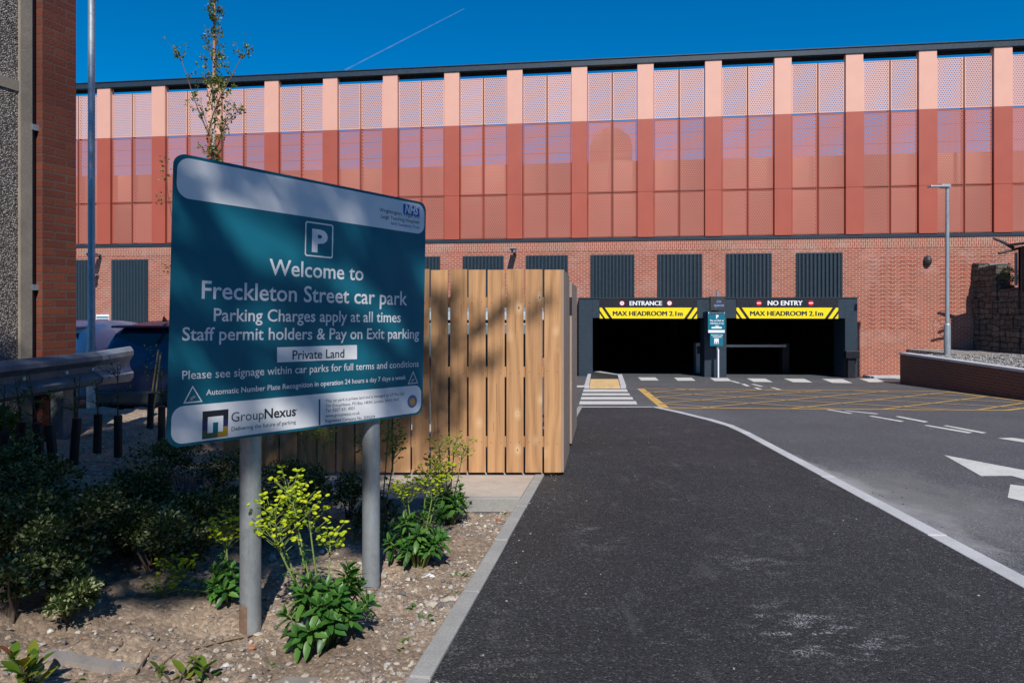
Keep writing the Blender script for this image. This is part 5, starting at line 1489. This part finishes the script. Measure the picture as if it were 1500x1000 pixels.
# sprays over the sign: small dense leaf clumps with slanting slots of sun left between them
for i in range(25):
    for j in range(22):
        a=-.25+i*.08+r.uniform(-.025,.025); b=-.22+j*.075+r.uniform(-.025,.025)
        u=(a*.70-b*.72); v=(a*.72+b*.70)                  # u runs down to the right, along the slots
        lit=1.1*noise.noise(Vector((u*2.6+1.3,v*6.6+.6,2.0)))+.45*noise.noise(Vector((u*6+7,v*10,5.0)))
        thr=-.02+.12*max(0,(b-.45))*max(0,a-.5)*4-.10*max(0,.4-b)
        if a<.7 and b>.85: thr-=.10
        if lit>thr: continue
        p=SG(a,b,0); cl.append((*caster(p.x,p.y,p.z,r.uniform(-5.2,-3.4)),r.uniform(.058,.078),10.0,.05))
shade_pts((-3.6,-1.0),(4.1,6.5),(-1.5,-1.1),34,.3,.5,-5,-3)        # over the bed
shade_pts((-3.7,-1.5),(3.2,4.5),(-1.15,-.7),32,.2,.4,-5,-3)
shade_pts((-3.0,-1.0),(6.5,6.6),(-1.6,.3),20,.3,.5,-5,-3)            # over the fence, left part
for (px,py,q) in ((798,442,12),(786,455,12),(776,463,8),(745,443,11),(735,455,12),(722,466,13),(708,476,13),(694,486,14),(728,522,12),(715,535,14),(700,541,14),(688,530,14),
    (660,440,18),(672,420,10),(655,470,18),(668,500,16),(650,522,18),(662,562,22),(650,600,22),(667,622,15),(640,440,20),(640,560,20),(640,640,22),(690,450,9),(678,590,12),(812,430,6),(760,432,5)):
    p=P(px,py,YF); cl.append((*caster(p.x,p.y,p.z,r.uniform(-4.2,-3.2)),q/F*YF*.95,7.0,.06))
shade_pts((-4.6,-3.2),(4.0,7.0),(-1.3,-.8),12,.25,.4,-5,-3)         # house corner and barrier
shade_pts((-5.5,-1.2),(4.2,8.5),(-1.5,-1.0),30,.3,.55,-3,.2)  # extra low crown layer, added to cut skylight over the bed
big_tree('tall broadleaf tree behind the viewer shading the sign and planting bed',-3.2,-4.2,cl,230,5)
cl=[]
shade_pts((-10.5,-4.6),(10.5,14.5),(-1.9,.2),110,.5,.9,-8,-5)
shade_pts((-7.2,-6.4),(11,11.1),(-1,2.2),12,.4,.6,-8,-5)
big_tree('taller broadleaf tree farther behind shading the parked cars',-6.0,-6.6,cl,70,6,leaf=.16,trunk_r=.3)

# unseen terraces added behind the viewer to cut the southern sky
def gable_row(name,label,x0,x1,y0,y1,ze,zr):
    zg=plane(max(y1,-20))-.06
    t_=thing(name,label,'house',((x0+x1)/2,y1,zg))
    g=MB(); g.box(x0,x1,y0,y1,zg-.3,ze); ym=(y0+y1)/2
    g.add([(x0,y0,ze),(x0,y1,ze),(x0,ym,zr),(x1,y0,ze),(x1,y1,ze),(x1,ym,zr)],[(0,2,1),(3,4,5)]); g.build('wall',M['brick_old'],t_,world=True)
    g=MB(); o_=.3
    g.add([(x0-o_,y0-o_,ze-.2),(x1+o_,y0-o_,ze-.2),(x1+o_,ym,zr+.05),(x0-o_,ym,zr+.05),(x0-o_,y1+o_,ze-.2),(x1+o_,y1+o_,ze-.2)],[(0,1,2,3),(3,2,5,4)]); g.build('roof',M['slate_dark'],t_,world=True)
    x=x0+1.2
    while x<x1-1.5:
        for zz,h in ((zg+.9,1.5),(zg+4.0,1.4)):
            g=MB(); g.box(x,x+1.1,y1,y1+.04,zz,zz+h); wd=g.build('window',M['white'],t_,world=True)
            g=MB(); g.box(x+.08,x+1.02,y1+.04,y1+.05,zz+.08,zz+h-.08); g.build('pane',M['glass'],wd,world=False)
        x+=2.6
gable_row('sky_block_terrace','unseen red brick terrace with slate roof, added behind the viewer to block skylight',-1.0,34,-19,-9.5,6.2,9.0)
gable_row('sky_block_terrace','second unseen red brick terrace added to block skylight, left of the shade trees',-30,-3,-24,-13,6.5,9.5)
# contrail
g=MB(); Yc=6000.0
a=P(505,103,Yc); b=P(680,13,Yc); m_=14
g.tube([a.lerp(b,k/m_)for k in range(m_+1)],[6-2*k/m_ for k in range(m_+1)],10,smooth=True)
o=g.build('contrail',M['contrail']); tag(o,'faint white vapour trail slanting across the deep blue sky','contrail')
